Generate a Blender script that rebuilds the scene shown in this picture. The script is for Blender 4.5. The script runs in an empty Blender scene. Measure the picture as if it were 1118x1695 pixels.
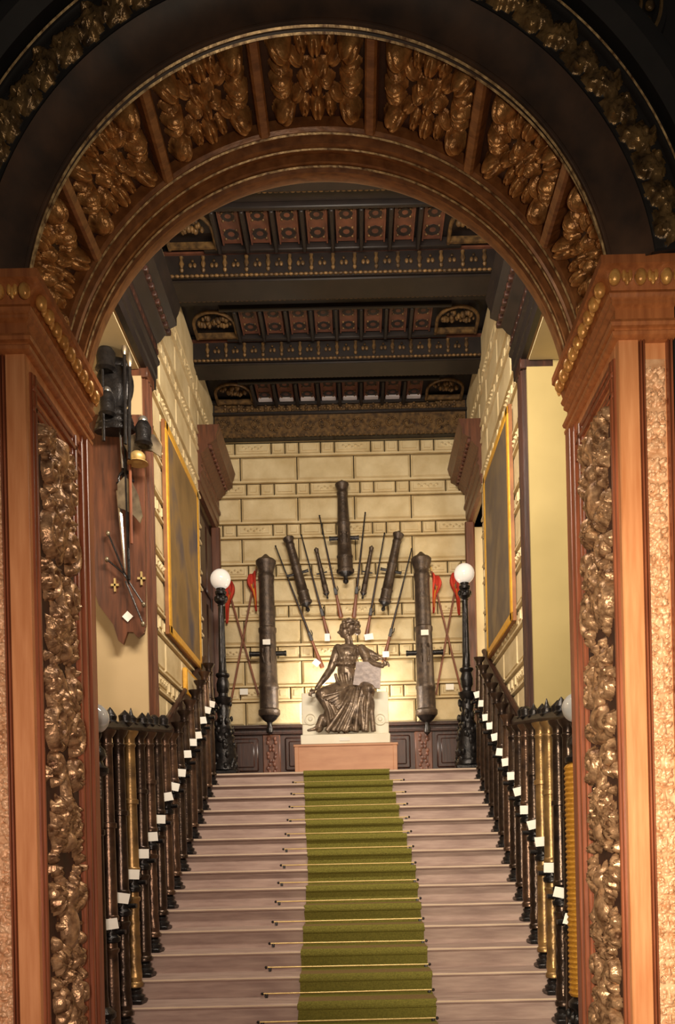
import bpy, bmesh, math, random
import numpy as np
from mathutils import Vector, Matrix
PI = math.pi
S = bpy.context.scene
COL = S.collection

# ------------------------------------------------------------------ camera
F_PX, W_PX, H_PX = 1445.0, 1118.0, 1695.0
CAMX, CAMZ = 0.14, 1.69
ROLL = 0.023
VPX, VPY = 597.0, 1420.0
cam_d = bpy.data.cameras.new('camera')
cam = bpy.data.objects.new('camera', cam_d)
COL.objects.link(cam)
cam_d.sensor_fit = 'VERTICAL'
cam_d.sensor_height = 36.0
cam_d.lens = F_PX / H_PX * 36.0
cam_d.shift_x = -(VPX - W_PX / 2) / H_PX
cam_d.shift_y = (VPY - H_PX / 2) / H_PX
cam_d.clip_start = 0.05
cr, sr = math.cos(ROLL), math.sin(ROLL)
cam.matrix_world = Matrix(((cr, sr, 0, CAMX), (0, 0, -1, 0), (-sr, cr, 0, CAMZ), (0, 0, 0, 1)))
S.camera = cam

def P(px, py, D):
    """pixel of the photograph at real distance D -> (x, z) in the hall"""
    a, b = (px - VPX) / F_PX, (VPY - py) / F_PX
    return (CAMX + D * (a * cr + b * sr), CAMZ + D * (-a * sr + b * cr))

# ------------------------------------------------------------------ light
S.view_settings.view_transform = 'Standard'
S.view_settings.look = 'None'
S.view_settings.gamma = 1.0
S.view_settings.exposure = 0.0
w = bpy.data.worlds.new('world'); S.world = w; w.use_nodes = True
bg = w.node_tree.nodes['Background']
bg.inputs[0].default_value = (1.0, 0.86, 0.7, 1); bg.inputs[1].default_value = 0.05

def lamp(name, kind, loc, power, color=(1, .85, .65), target=None, **kw):
    d = bpy.data.lights.new(name, kind); d.energy = power; d.color = color
    for k, v in kw.items(): setattr(d, k, v)
    o = bpy.data.objects.new(name, d); COL.objects.link(o); o.location = loc
    if target is not None:
        o.rotation_euler = (Vector(target) - Vector(loc)).to_track_quat('-Z', 'Y').to_euler()
    return o
# photographer's flood lamps beside the camera, one per pillar, then an added wide fill
lamp('flood_lamp', 'SPOT', (0.05, 0.3, 1.9), 1450, (1, .86, .66), (1.75, 4.3, 2.1),
     spot_size=math.radians(66), spot_blend=1.0, shadow_soft_size=0.12)
lamp('flood_lamp', 'SPOT', (-0.2, 0.2, 1.7), 430, (1, .80, .68), (-1.75, 4.3, 1.75),
     spot_size=math.radians(66), spot_blend=1.0, shadow_soft_size=0.12)
lamp('flood_lamp', 'SPOT', (0.6, 0.3, 2.0), 215, (1, .82, .6), (0.3, 4.3, 3.0),
     spot_size=math.radians(120), spot_blend=0.9, shadow_soft_size=0.12)  # weak wide fill added to brighten the arch soffit
# lighting of the staircase hall, from behind the arch head
lamp('hall_lamp', 'AREA', (0.2, 5.55, 6.15), 290, (1, .88, .72), (0.0, 11.0, 3.2), shape='RECTANGLE', size=2.4, size_y=0.35)
# lamp hidden behind the statue, throwing light up the back wall
lamp('statue_lamp', 'POINT', (0.0, 11.46, 3.72), 58, (1, .95, .86), shadow_soft_size=0.05)
lamp('gallery_fill', 'POINT', (3.3, 6.2, 4.9), 16, (1, .86, .66), shadow_soft_size=0.2)  # added unseen fills, one per gallery, lighting the plaster end walls
lamp('gallery_fill', 'POINT', (-3.3, 6.2, 4.9), 45, (1, .82, .6), shadow_soft_size=0.2)
lamp('side_room_fill', 'POINT', (2.9, 11.1, 5.0), 60, (1, .9, .74), shadow_soft_size=0.2)  # added fill that lights the wall of the room behind the right portal

# ------------------------------------------------------------------ materials
def lin(c):
    return tuple(((v / 255) / 12.92 if v / 255 <= .04045 else ((v / 255 + .055) / 1.055) ** 2.4) for v in c) + (1,)
MATS = {}
def mat(name, c1, c2=None, rough=.6, metal=0.0, scale=8, bump=0.0, stretch=(1, 1, 1), detail=5, emit=0, spec=.5, bscale=None):
    m = bpy.data.materials.new(name); m.use_nodes = True
    nt = m.node_tree; b = nt.nodes['Principled BSDF']
    b.inputs['Roughness'].default_value = rough; b.inputs['Metallic'].default_value = metal
    b.inputs['Specular IOR Level'].default_value = spec
    tc = nt.nodes.new('ShaderNodeTexCoord'); mp = nt.nodes.new('ShaderNodeMapping')
    mp.inputs['Scale'].default_value = stretch
    nt.links.new(tc.outputs['Object'], mp.inputs[0])
    n = nt.nodes.new('ShaderNodeTexNoise'); n.inputs['Scale'].default_value = scale; n.inputs['Detail'].default_value = detail
    nt.links.new(mp.outputs[0], n.inputs['Vector'])
    r = nt.nodes.new('ShaderNodeValToRGB')
    r.color_ramp.elements[0].position = .3; r.color_ramp.elements[1].position = .7
    r.color_ramp.elements[0].color = lin(c1); r.color_ramp.elements[1].color = lin(c2 or c1)
    nt.links.new(n.outputs[0], r.inputs[0]); nt.links.new(r.outputs[0], b.inputs['Base Color'])
    if bump:
        n2 = n
        if bscale:
            n2 = nt.nodes.new('ShaderNodeTexNoise'); n2.inputs['Scale'].default_value = bscale; n2.inputs['Detail'].default_value = 4
            nt.links.new(mp.outputs[0], n2.inputs['Vector'])
        bp = nt.nodes.new('ShaderNodeBump'); bp.inputs['Strength'].default_value = bump; bp.inputs['Distance'].default_value = .02
        nt.links.new(n2.outputs[0], bp.inputs['Height']); nt.links.new(bp.outputs[0], b.inputs['Normal'])
    if emit:
        b.inputs['Emission Color'].default_value = lin(c1); b.inputs['Emission Strength'].default_value = emit
    MATS[name] = m
    return m
mat('pillar_wood', (212, 146, 98), (186, 118, 72), .42, scale=5, stretch=(6, 6, .5), bump=.08)
mat('pillar_frame', (150, 84, 54), (110, 58, 36), .38, scale=5, stretch=(6, 6, .5), bump=.08)
mat('carving', (214, 170, 128), (96, 62, 40), .3, .6, scale=22, bump=.3, bscale=60)
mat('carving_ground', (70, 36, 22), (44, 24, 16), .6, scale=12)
mat('pale_carving', (226, 182, 142), (182, 130, 90), .42, .1, scale=20, bump=.08, bscale=70)
mat('gilding', (228, 172, 96), (170, 112, 56), .3, .3, scale=16, bump=.2, bscale=60)
mat('arch_wood', (156, 104, 62), (108, 66, 38), .34, .15, scale=5, stretch=(3, 8, 3), bump=.1)
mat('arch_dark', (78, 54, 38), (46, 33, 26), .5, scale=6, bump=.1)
mat('arch_carving', (216, 160, 98), (124, 82, 46), .3, .45, scale=20, bump=.3, bscale=50)
mat('worn_gilding', (240, 206, 150), (96, 62, 36), .38, .3, scale=30, bump=.2)
mat('front_dark', (30, 25, 24), (20, 17, 17), .6, scale=7, bump=.1)
mat('front_carving', (150, 118, 74), (52, 38, 26), .3, .5, scale=14, bump=.3, bscale=40)
mat('ceiling_wood', (36, 26, 22), (23, 17, 15), .5, scale=6, bump=.1)
mat('coffer_wood', (112, 66, 46), (78, 46, 34), .45, scale=9, bump=.1)
mat('ceiling_gilt', (128, 96, 56), (58, 42, 28), .5, .3, scale=18, bump=.2)
mat('ceiling_white', (205, 195, 195), (180, 170, 170), .6)
mat('stone', (222, 202, 160), (198, 174, 128), .75, scale=4, bump=.25, bscale=25)
mat('stone_joint', (128, 100, 62), (110, 84, 52), .85)
mat('plaster_green', (164, 144, 94), (146, 128, 80), .8, scale=1.2, bump=.04)
mat('plaster_cream', (214, 196, 156), (200, 180, 138), .8, scale=1.2, bump=.04)
mat('plaster_tan', (196, 170, 128), (182, 156, 114), .8, scale=1.2, bump=.04)
mat('dark_wood', (66, 38, 28), (38, 24, 20), .38, scale=5, stretch=(6, 6, .6), bump=.1)
mat('capital_wood', (176, 108, 62), (140, 80, 44), .34, scale=5, stretch=(6, 6, .5), bump=.08)
mat('red_wood', (108, 64, 42), (70, 42, 29), .4, scale=5, stretch=(6, 6, .6), bump=.1)
mat('step_stone', (184, 158, 144), (146, 120, 110), .62, scale=3, stretch=(1, 8, 8), bump=.12, bscale=16)
mat('step_edge', (224, 200, 170), (206, 180, 150), .5, scale=4)
mat('floor_stone', (120, 98, 84), (100, 80, 68), .5, scale=3)
mat('carpet_worn', (136, 112, 72), (114, 92, 56), .95, scale=90, bump=.5, spec=.1)
mat('carpet', (130, 122, 56), (106, 100, 46), .95, scale=90, bump=.5, spec=.1)
mat('brass', (214, 186, 124), (190, 158, 98), .45, .5)
mat('iron', (54, 50, 48), (30, 27, 27), .3, .6, scale=18, bump=.2, bscale=70)
mat('bronze_dark', (84, 66, 52), (46, 36, 32), .28, .7, scale=12, bump=.12, bscale=60)
mat('bronze_brown', (116, 88, 68), (66, 50, 42), .3, .7, scale=12, bump=.12, bscale=60)
mat('bronze_gold', (176, 138, 84), (92, 70, 48), .36, .6, scale=7, bump=.1, bscale=60)
mat('cannon_metal', (92, 76, 62), (60, 49, 42), .42, .45, scale=16, bump=.25, bscale=60)
mat('statue_bronze', (150, 128, 106), (84, 68, 56), .34, .4, scale=14, bump=.15, bscale=60)
mat('tablet', (196, 180, 172), (160, 146, 142), .4, .2, scale=20, bump=.2)
mat('marble', (244, 236, 214), (232, 220, 192), .4, scale=3)
mat('pedestal_stone', (204, 150, 112), (186, 130, 94), .42, scale=3, stretch=(1, 1, 4))
mat('card', (246, 240, 228), (240, 234, 220), .7)
mat('opal_glass', (236, 230, 222), (228, 222, 214), .12, emit=.25)
mat('globe_glass', (190, 188, 184), (176, 176, 174), .08, .25)
mat('gold_frame', (226, 172, 62), (204, 146, 44), .5, .0, scale=20, bump=.1)
mat('frame_brown', (150, 98, 54), (120, 74, 40), .45)
mat('gun_wood', (140, 78, 46), (98, 54, 34), .45, scale=6, stretch=(6, 6, .6))
mat('steel', (196, 190, 180), (150, 144, 138), .25, .85)
mat('dull_steel', (164, 146, 118), (92, 78, 64), .35, .7, scale=9, bump=.1)
mat('flag_red', (206, 66, 44), (176, 48, 34), .8)
mat('flag_yellow', (224, 176, 60), (208, 158, 50), .8)
mat('wound_yellow', (206, 150, 50), (160, 108, 34), .5, .3, scale=40, bump=.5, stretch=(1, 1, 6))
# canvases
def canvas_mat(name, a, b_, c):
    m = mat(name, a, b_, .85, scale=2.2, stretch=(1, 1, .8), detail=3, spec=.2)
    r = [n for n in m.node_tree.nodes if n.type == 'VALTORGB'][0]
    e = r.color_ramp.elements.new(.5); e.color = lin(c)
    return m
canvas_mat('canvas_left', (120, 96, 62), (94, 84, 84), (142, 114, 72))
canvas_mat('canvas_right', (126, 108, 84), (142, 122, 92), (110, 96, 82))

# ------------------------------------------------------------------ mesh builder
class MB:
    def __init__(s): s.v = []; s.f = []; s.m = []
    def add(s, vs, fs, mi=0):
        o = len(s.v); s.v += [tuple(p) for p in vs]
        s.f += [tuple(i + o for i in f) for f in fs]; s.m += [mi] * len(fs)
    def box(s, x0, x1, y0, y1, z0, z1, mi=0, bev=0):
        if x0 > x1: x0, x1 = x1, x0
        if y0 > y1: y0, y1 = y1, y0
        if bev:
            b = min(bev, (x1-x0)/2.2, (y1-y0)/2.2, (z1-z0)/2.2)
            vs = []
            for sx in (0, 1):
                for sy in (0, 1):
                    for sz in (0, 1):
                        X = (x0, x1)[sx]; Y = (y0, y1)[sy]; Z = (z0, z1)[sz]
                        ix = X + (b, -b)[sx]; iy = Y + (b, -b)[sy]; iz = Z + (b, -b)[sz]
                        vs += [(X, iy, iz), (ix, Y, iz), (ix, iy, Z)]
            def V(sx, sy, sz, a): return (sx*4 + sy*2 + sz)*3 + a
            fs = []
            for q in (0, 1):
                fs.append((V(q,0,0,0), V(q,1,0,0), V(q,1,1,0), V(q,0,1,0)))
                fs.append((V(0,q,0,1), V(1,q,0,1), V(1,q,1,1), V(0,q,1,1)))
                fs.append((V(0,0,q,2), V(1,0,q,2), V(1,1,q,2), V(0,1,q,2)))
            for a in (0, 1):
                for c in (0, 1):
                    fs.append((V(a,c,0,0), V(a,c,0,1), V(a,c,1,1), V(a,c,1,0)))
                    fs.append((V(a,0,c,0), V(a,0,c,2), V(a,1,c,2), V(a,1,c,0)))
                    fs.append((V(0,a,c,1), V(0,a,c,2), V(1,a,c,2), V(1,a,c,1)))
            for sx in (0, 1):
                for sy in (0, 1):
                    for sz in (0, 1): fs.append((V(sx,sy,sz,0), V(sx,sy,sz,1), V(sx,sy,sz,2)))
            s.add(vs, fs, mi); return
        s.add([(x0,y0,z0),(x1,y0,z0),(x1,y1,z0),(x0,y1,z0),(x0,y0,z1),(x1,y0,z1),(x1,y1,z1),(x0,y1,z1)],
              [(0,3,2,1),(4,5,6,7),(0,1,5,4),(1,2,6,5),(2,3,7,6),(3,0,4,7)], mi)
    def lathe(s, prof, n=20, M=None, mi=0, flute=None, twist=0):
        """prof [(r,z)]; flute=(count, depth, z0, z1)"""
        M = M or Matrix.Identity(4); vs = []
        for r, z in prof:
            for k in range(n):
                a = 2*PI*k/n; rr = r
                if flute and flute[2] <= z <= flute[3]:
                    rr = r*(1 - flute[1]*(.5 + .5*math.cos(flute[0]*(a + twist*z))))
                vs.append(M @ Vector((rr*math.cos(a), rr*math.sin(a), z)))
        fs = [(i*n+k, i*n+(k+1) % n, (i+1)*n+(k+1) % n, (i+1)*n+k) for i in range(len(prof)-1) for k in range(n)]
        fs.append(tuple(range(n-1, -1, -1))); fs.append(tuple((len(prof)-1)*n+k for k in range(n)))
        s.add(vs, fs, mi)
    def tube(s, pts, r, n=8, mi=0):
        pts = [Vector(p) for p in pts]; rs = r if isinstance(r, (list, tuple)) else [r]*len(pts)
        vs = []; up = Vector((.13, .31, .94))
        for i, p in enumerate(pts):
            t = (pts[min(i+1, len(pts)-1)] - pts[max(i-1, 0)]).normalized()
            a = t.cross(up)
            if a.length < .05: a = t.cross(Vector((1, 0, 0)))
            a.normalize(); b = t.cross(a)
            for k in range(n): vs.append(p + (a*math.cos(2*PI*k/n) + b*math.sin(2*PI*k/n))*rs[i])
        fs = [(i*n+k, i*n+(k+1) % n, (i+1)*n+(k+1) % n, (i+1)*n+k) for i in range(len(pts)-1) for k in range(n)]
        fs.append(tuple(range(n-1, -1, -1))); fs.append(tuple((len(pts)-1)*n+k for k in range(n)))
        s.add(vs, fs, mi)
    def ball(s, c, r, n=14, sc=(1, 1, 1), mi=0, M=None):
        prof = [(max(r*math.sin(PI*i/n), 1e-4), -r*math.cos(PI*i/n)) for i in range(n+1)]
        MM = Matrix.Translation(c) @ (M or Matrix.Identity(4)) @ Matrix.Diagonal((*sc, 1))
        s.lathe(prof, n+2, MM, mi)
    def sweep(s, prof, path, mi=0, close_prof=True):
        """prof [(out, z)]; path [(x,y)] open; out is to the LEFT of travel"""
        n = len(path); m = len(prof); vs = []
        for i, p in enumerate(path):
            def nrm(a, b):
                d = Vector((b[0]-a[0], b[1]-a[1])).normalized(); return Vector((-d.y, d.x))
            if i == 0: N = nrm(path[0], path[1]); k = 1
            elif i == n-1: N = nrm(path[-2], path[-1]); k = 1
            else:
                a, b = nrm(path[i-1], p), nrm(p, path[i+1]); N = (a+b).normalized(); k = 1/max(N.dot(a), .2)
            for o, z in prof: vs.append((p[0]+N.x*o*k, p[1]+N.y*o*k, z))
        fs = [(i*m+j, (i+1)*m+j, (i+1)*m+(j+1) % m, i*m+(j+1) % m) for i in range(n-1) for j in range(m if close_prof else m-1)]
        if close_prof: fs += [tuple(range(m)), tuple((n-1)*m+j for j in range(m-1, -1, -1))]
        s.add(vs, fs, mi)
    def arc(s, prof, th=82, n=72, zc=4.3, mi=0, closed=True):
        """prof [(r, y)] turned about the arch axis, th degrees each side of the crown"""
        m = len(prof); vs = []
        for i in range(n+1):
            a = math.radians(-th + 2*th*i/n)
            for r, y in prof: vs.append((r*math.sin(a), y, zc + r*math.cos(a)))
        fs = [(i*m+j, (i+1)*m+j, (i+1)*m+(j+1) % m, i*m+(j+1) % m) for i in range(n) for j in range(m if closed else m-1)]
        if closed: fs += [tuple(range(m)), tuple(n*m+j for j in range(m-1, -1, -1))]
        s.add(vs, fs, mi)
    def prism(s, poly, y0, y1, mi=0):
        n = len(poly)
        s.add([(x, y0, z) for x, z in poly] + [(x, y1, z) for x, z in poly],
              [tuple(range(n)), tuple(range(2*n-1, n-1, -1))] + [(i, (i+1) % n, n+(i+1) % n, n+i) for i in range(n)], mi)
    def grid(s, Hh, us, vs_, mapf, thr=None):
        nv, nu = Hh.shape
        pts = [mapf(us[j], vs_[i], Hh[i, j]) for i in range(nv) for j in range(nu)]
        fs = []; ms = []
        for i in range(nv-1):
            for j in range(nu-1):
                fs.append((i*nu+j, i*nu+j+1, (i+1)*nu+j+1, (i+1)*nu+j))
                ms.append(0 if thr is None or max(Hh[i, j], Hh[i+1, j+1], Hh[i, j+1], Hh[i+1, j]) > thr else 1)
        o = len(s.v); s.v += pts; s.f += [tuple(q+o for q in f) for f in fs]; s.m += ms
    def build(s, name, mats, parent=None, smooth=True, angle=38, fix=True):
        me = bpy.data.meshes.new(name); me.from_pydata(s.v, [], s.f)
        if isinstance(mats, str): mats = [mats]
        for q in mats: me.materials.append(MATS[q])
        me.polygons.foreach_set('material_index', s.m)
        if fix:
            bm = bmesh.new(); bm.from_mesh(me); bmesh.ops.recalc_face_normals(bm, faces=bm.faces); bm.to_mesh(me); bm.free()
        if smooth:
            me.polygons.foreach_set('use_smooth', [True]*len(me.polygons))
            try: me.set_sharp_from_angle(angle=math.radians(angle))
            except Exception: pass
        me.update()
        o = bpy.data.objects.new(name, me); COL.objects.link(o)
        if parent is not None: o.parent = parent
        return o

def tag(o, label, cat, group=None):
    o['label'] = label; o['category'] = cat
    if group: o['group'] = group
    return o
def struct(o): o['kind'] = 'structure'; return o
def thing(name, label, cat, loc=(0, 0, 0), group=None, rot=(0, 0, 0)):
    o = bpy.data.objects.new(name, None); COL.objects.link(o); o.location = loc; o.rotation_euler = rot
    o.empty_display_size = .1
    return tag(o, label, cat, group)
def copy_tree(o, parent=None):
    c = o.copy(); COL.objects.link(c)
    if parent is not None: c.parent = parent
    for ch in o.children: copy_tree(ch, c)
    return c
ORD = ['first', 'second', 'third', 'fourth', 'fifth', 'sixth', 'seventh', 'eighth', 'ninth', 'tenth', 'eleventh',
       'twelfth', 'thirteenth', 'fourteenth', 'fifteenth', 'sixteenth']

# ------------------------------------------------------------------ carved relief fields
class Relief:
    def __init__(s, W, H, cell):
        s.nu = int(W/cell)+1; s.nv = int(H/cell)+1
        s.u = np.linspace(-W/2, W/2, s.nu); s.v = np.linspace(0, H, s.nv)
        s.U, s.V = np.meshgrid(s.u, s.v); s.h = np.zeros_like(s.U)
    def win(s, u, v, r):
        j0 = max(int(np.searchsorted(s.u, u-r)), 0); j1 = int(np.searchsorted(s.u, u+r))
        i0 = max(int(np.searchsorted(s.v, v-r)), 0); i1 = int(np.searchsorted(s.v, v+r))
        return (slice(i0, i1), slice(j0, j1))
    def put(s, w, h):
        s.h[w] = np.maximum(s.h[w], h)
    def dome(s, u, v, r, h, sy=1.0):
        w = s.win(u, v, r*max(1, sy))
        d = ((s.U[w]-u)/r)**2 + ((s.V[w]-v)/(r*sy))**2
        s.put(w, h*np.sqrt(np.clip(1-d, 0, 1)))
    def leaf(s, u, v, ang, L, Wd, h, lobes=4):
        w = s.win(u, v, L*1.05)
        ca, sa = math.cos(ang), math.sin(ang)
        a = ((s.U[w]-u)*ca + (s.V[w]-v)*sa)/L; b = -(s.U[w]-u)*sa + (s.V[w]-v)*ca
        t = np.clip(a, 0.001, .999)
        hw = Wd*np.sin(PI*t**.8)**.7*(1 + .22*np.sin(lobes*2*PI*t + 1.2))
        q = np.clip(1-(b/np.maximum(hw, 1e-4))**2, 0, 1)
        hh = h*np.sqrt(q)*(.35+.65*np.sin(PI*t**1.3)) * (1-.45*np.exp(-(b/(.13*Wd+1e-4))**2)) * (1-.12*np.cos(lobes*4*PI*t + 9*np.abs(b)/Wd))
        s.put(w, np.where((a > 0) & (a < 1), hh, 0))
    def path(s, pts, r, h):
        for k, (u, v) in enumerate(pts):
            rr = r[k] if isinstance(r, list) else r
            s.dome(u, v, rr, h)
    def scroll(s, u, v, R, turns, a0, sgn, r, h):
        n = int(14*turns+R*260)
        pts, rs = [], []
        for k in range(n):
            t = k/(n-1); a = a0 + sgn*turns*2*PI*t; q = R*(1-.85*t)
            pts.append((u+q*math.cos(a), v+q*math.sin(a))); rs.append(r*(1-.45*t))
        s.path(pts, rs, h); s.dome(u, v, r*1.25, h*1.15)

def candelabra(W, H, cell, seed, depth):
    """symmetrical foliage climbing a panel"""
    R = Relief(W, H, cell); rnd = random.Random(seed)
    hw = W/2; v = .02; k = 0
    while v < H-.05:
        u_h = min(W*rnd.uniform(.85, 1.25), H-v)
        kind = k % 4
        R.dome(0, v+u_h*.5, hw*.16, depth*.75, 5)
        if kind == 0:                        # vase with sprouting leaves
            R.dome(0, v+u_h*.25, hw*.42, depth, .7); R.dome(0, v+u_h*.48, hw*.24, depth*.9, .8); R.dome(0, v+u_h*.08, hw*.5, depth*.7, .25)
            for sg in (1, -1):
                R.leaf(sg*hw*.12, v+u_h*.5, PI/2-sg*.7, hw*.95, hw*.24, depth*.95)
                R.leaf(sg*hw*.3, v+u_h*.1, PI/2-sg*1.1, hw*.7, hw*.2, depth*.8)
                R.scroll(sg*hw*.62, v+u_h*.5, hw*.3, 1.3, PI/2, sg, hw*.09, depth*.8)
        elif kind == 1:                      # pair of scrolls and flower
            R.leaf(0, v+u_h*.1, PI/2, u_h*.75, hw*.26, depth)
            for sg in (1, -1):
                R.scroll(sg*hw*.5, v+u_h*.3, hw*.4, 1.6, -PI/2, sg, hw*.11, depth*.9)
                R.scroll(sg*hw*.58, v+u_h*.78, hw*.3, 1.4, -PI/2, -sg, hw*.1, depth*.85)
                R.leaf(sg*hw*.1, v+u_h*.45, PI/2-sg*1.2, hw*.8, hw*.2, depth*.8)
        elif kind == 2:                      # winged figure like swell
            R.dome(0, v+u_h*.72, hw*.2, depth*1.1, 1.1); R.dome(0, v+u_h*.42, hw*.32, depth*1.05, 1.5)
            for sg in (1, -1):
                R.leaf(sg*hw*.15, v+u_h*.55, PI/2-sg*.95, hw*1.0, hw*.26, depth*.95, 5)
                R.leaf(sg*hw*.1, v+u_h*.25, -PI/2+sg*.8, hw*.6, hw*.2, depth*.9)
                R.leaf(sg*hw*.2, v+u_h*.1, PI/2-sg*1.3, hw*.7, hw*.22, depth*.8)
                R.dome(sg*hw*.72, v+u_h*.3, hw*.15, depth*.7)
        else:                                # acanthus burst
            for q in range(7):
                a = PI/2 + (q-3)*.48
                R.leaf(0, v+u_h*.2, a, hw*(1.1-.08*abs(q-3)), hw*.21, depth*(1-.06*abs(q-3)), 4)
            R.dome(0, v+u_h*.2, hw*.22, depth)
            for sg in (1, -1):
                R.scroll(sg*hw*.6, v+u_h*.85, hw*.3, 1.4, -PI/2, -sg, hw*.1, depth*.8)
        for q in range(12):
            uu = rnd.uniform(.15, .9)*hw; vv = v+rnd.uniform(0, 1)*u_h; rr = hw*rnd.uniform(.06, .13); aa = rnd.uniform(0, 6.28)
            R.leaf(uu, vv, aa, rr*3.2, rr, depth*.7, 3); R.leaf(-uu, vv, PI-aa, rr*3.2, rr, depth*.7, 3)
        v += u_h*.97; k += 1 + (rnd.random() < .2)
    rs = np.random.RandomState(seed)
    R.h += np.where(R.h > depth*.1, rs.uniform(-.02, .02, R.h.shape)*depth, 0)
    R.h = np.clip(R.h, 0, 2*depth)
    R.h[0, :] = R.h[-1, :] = 0; R.h[:, 0] = R.h[:, -1] = 0
    return R

# ================================================================== STRUCTURE
XJ, YN, YF, ZC = 1.45, 4.25, 5.22, 4.30       # jamb half width, near / far face, arch centre
XW = 1.75                                      # side walls of the stair hall
YB = 12.0                                      # back wall
ZT = 7.90                                      # ceiling
NST, TR, RI, YL = 17, .30, .16, 10.3           # stairs
ZL = NST*RI
m = MB(); m.box(-4.5, 4.5, -3, 5.5, -.1, 0); m.box(-1.8, 1.8, 5.5, 12.3, -.1, -.005)
struct(m.build('floor', 'floor_stone'))
m = MB(); m.box(-1.8, 1.8, YL+.3, 12.2, ZL-.3, ZL); m.box(1.8, 3.6, 10.4, 12.2, ZL-.3, ZL)
struct(m.build('floor_landing', 'step_stone'))

# front wall with the round-headed opening
m = MB()
def front_ring(y0, y1, Ri=1.62):
    n = 60; inner = []; outer = []
    for i in range(n+1):
        a = math.radians(-90 + 180*i/n); sa, ca = math.sin(a), math.cos(a)
        inner.append((Ri*sa, ZC+Ri*ca))
        t = min(3.6/abs(sa) if abs(sa) > 1e-6 else 1e9, (8.6-ZC)/ca if ca > 1e-6 else 1e9)
        outer.append((t*sa, ZC+t*ca))
    inner = [(-Ri, 0)] + inner + [(Ri, 0)]; outer = [(-3.6, 0)] + outer + [(3.6, 0)]
    N = len(inner)
    vs = [(x, y0, z) for x, z in inner] + [(x, y0, z) for x, z in outer] + [(x, y1, z) for x, z in inner] + [(x, y1, z) for x, z in outer]
    fs = []
    for i in range(N-1):
        fs += [(i, i+1, N+i+1, N+i), (2*N+i, 3*N+i, 3*N+i+1, 2*N+i+1), (i, 2*N+i, 2*N+i+1, i+1), (N+i, N+i+1, 3*N+i+1, 3*N+i)]
    m.add(vs, fs)
front_ring(4.34, 5.12)
struct(m.build('wall_front', 'front_dark', smooth=False))

# ---- stone courses with chamfered blocks
def stone(mb, u0, u1, z0, z1, mp, carved=True, seed=1):
    rnd = random.Random(seed)
    def block(a, b, c, d, h, ch=.022):
        if b-a < .03 or d-c < .03: return
        g = .006; ch = min(ch, (b-a)/3, (d-c)/3)
        A, B, C, D = a+g, b-g, c+g, d-g
        pts = [mp(A, C, 0), mp(B, C, 0), mp(B, D, 0), mp(A, D, 0), mp(A+ch, C+ch, h), mp(B-ch, C+ch, h), mp(B-ch, D-ch, h), mp(A+ch, D-ch, h)]
        mb.add(pts, [(4, 5, 6, 7), (0, 1, 5, 4), (1, 2, 6, 5), (2, 3, 7, 6), (3, 0, 4, 7)], 0)
    mb.add([mp(u0, z0, 0), mp(u1, z0, 0), mp(u1, z1, 0), mp(u0, z1, 0)], [(0, 1, 2, 3)], 1)
    z = 7.42; row = 0
    while z > z0 - .6:
        hgt = .20 if row % 2 == 0 else .36
        c, d = max(z-hgt, z0), min(z, z1)
        if d-c > .03:
            # ledge moulding at each row's foot
            e0, e1 = c, min(c+.022, d)
            mb.add([mp(u0, e0, 0), mp(u1, e0, 0), mp(u1, e0, .05), mp(u0, e0, .05), mp(u0, e1, .05), mp(u1, e1, .05), mp(u1, e1+.012, 0), mp(u0, e1+.012, 0)],
                   [(0, 1, 2, 3), (3, 2, 5, 4), (4, 5, 6, 7)], 0)
            c += .026
            if row % 2 == 0:
                ws = [.30, .19, .50, .19, .19]; u = u0 - .2 - (row//2 % 2)*.35; i = 0
                while u < u1:
                    a, b = max(u, u0), min(u+ws[i % 5], u1)
                    block(a, b, c, d, .028, .018)
                    if b-a > .12 and d-c > .12:
                        block(a+.035, b-.035, c+.03, d-.03, .04, .012)
                        if ws[i % 5] > .4 and carved:
                            for q in range(7):
                                um = (a+b)/2 + (q-3)*.042; zm = (c+d)/2 + .012*(-1)**q; r = .02
                                n0 = len(mb.v)
                                ring = [mp(um+r*1.2*math.cos(t), zm+r*math.sin(t), .038) for t in [k*PI/3 for k in range(6)]]
                                mb.add(ring + [mp(um, zm, .062)], [(k, (k+1) % 6, 6) for k in range(6)], 0)
                    u += ws[i % 5]; i += 1
            else:
                u = u0 - .42 - ((row//2) % 2)*.0
                while u < u1:
                    a, b = max(u, u0), min(u+.78, u1)
                    block(a, b, c, d, .035, .03); u += .78
        z -= hgt; row += 1
    if z1 > 7.42: block(u0, u1, max(7.42, z0), z1, .03)
m = MB()
stone(m, -XW, XW, 3.5, ZT, lambda u, z, h: (u, YB-h, z), seed=3)
m.box(-XW-.05, XW+.05, YB, YB+.25, ZL-.3, ZT+.2, 1)
struct(m.build('wall_back', ['stone', 'stone_joint'], smooth=False))
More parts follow.
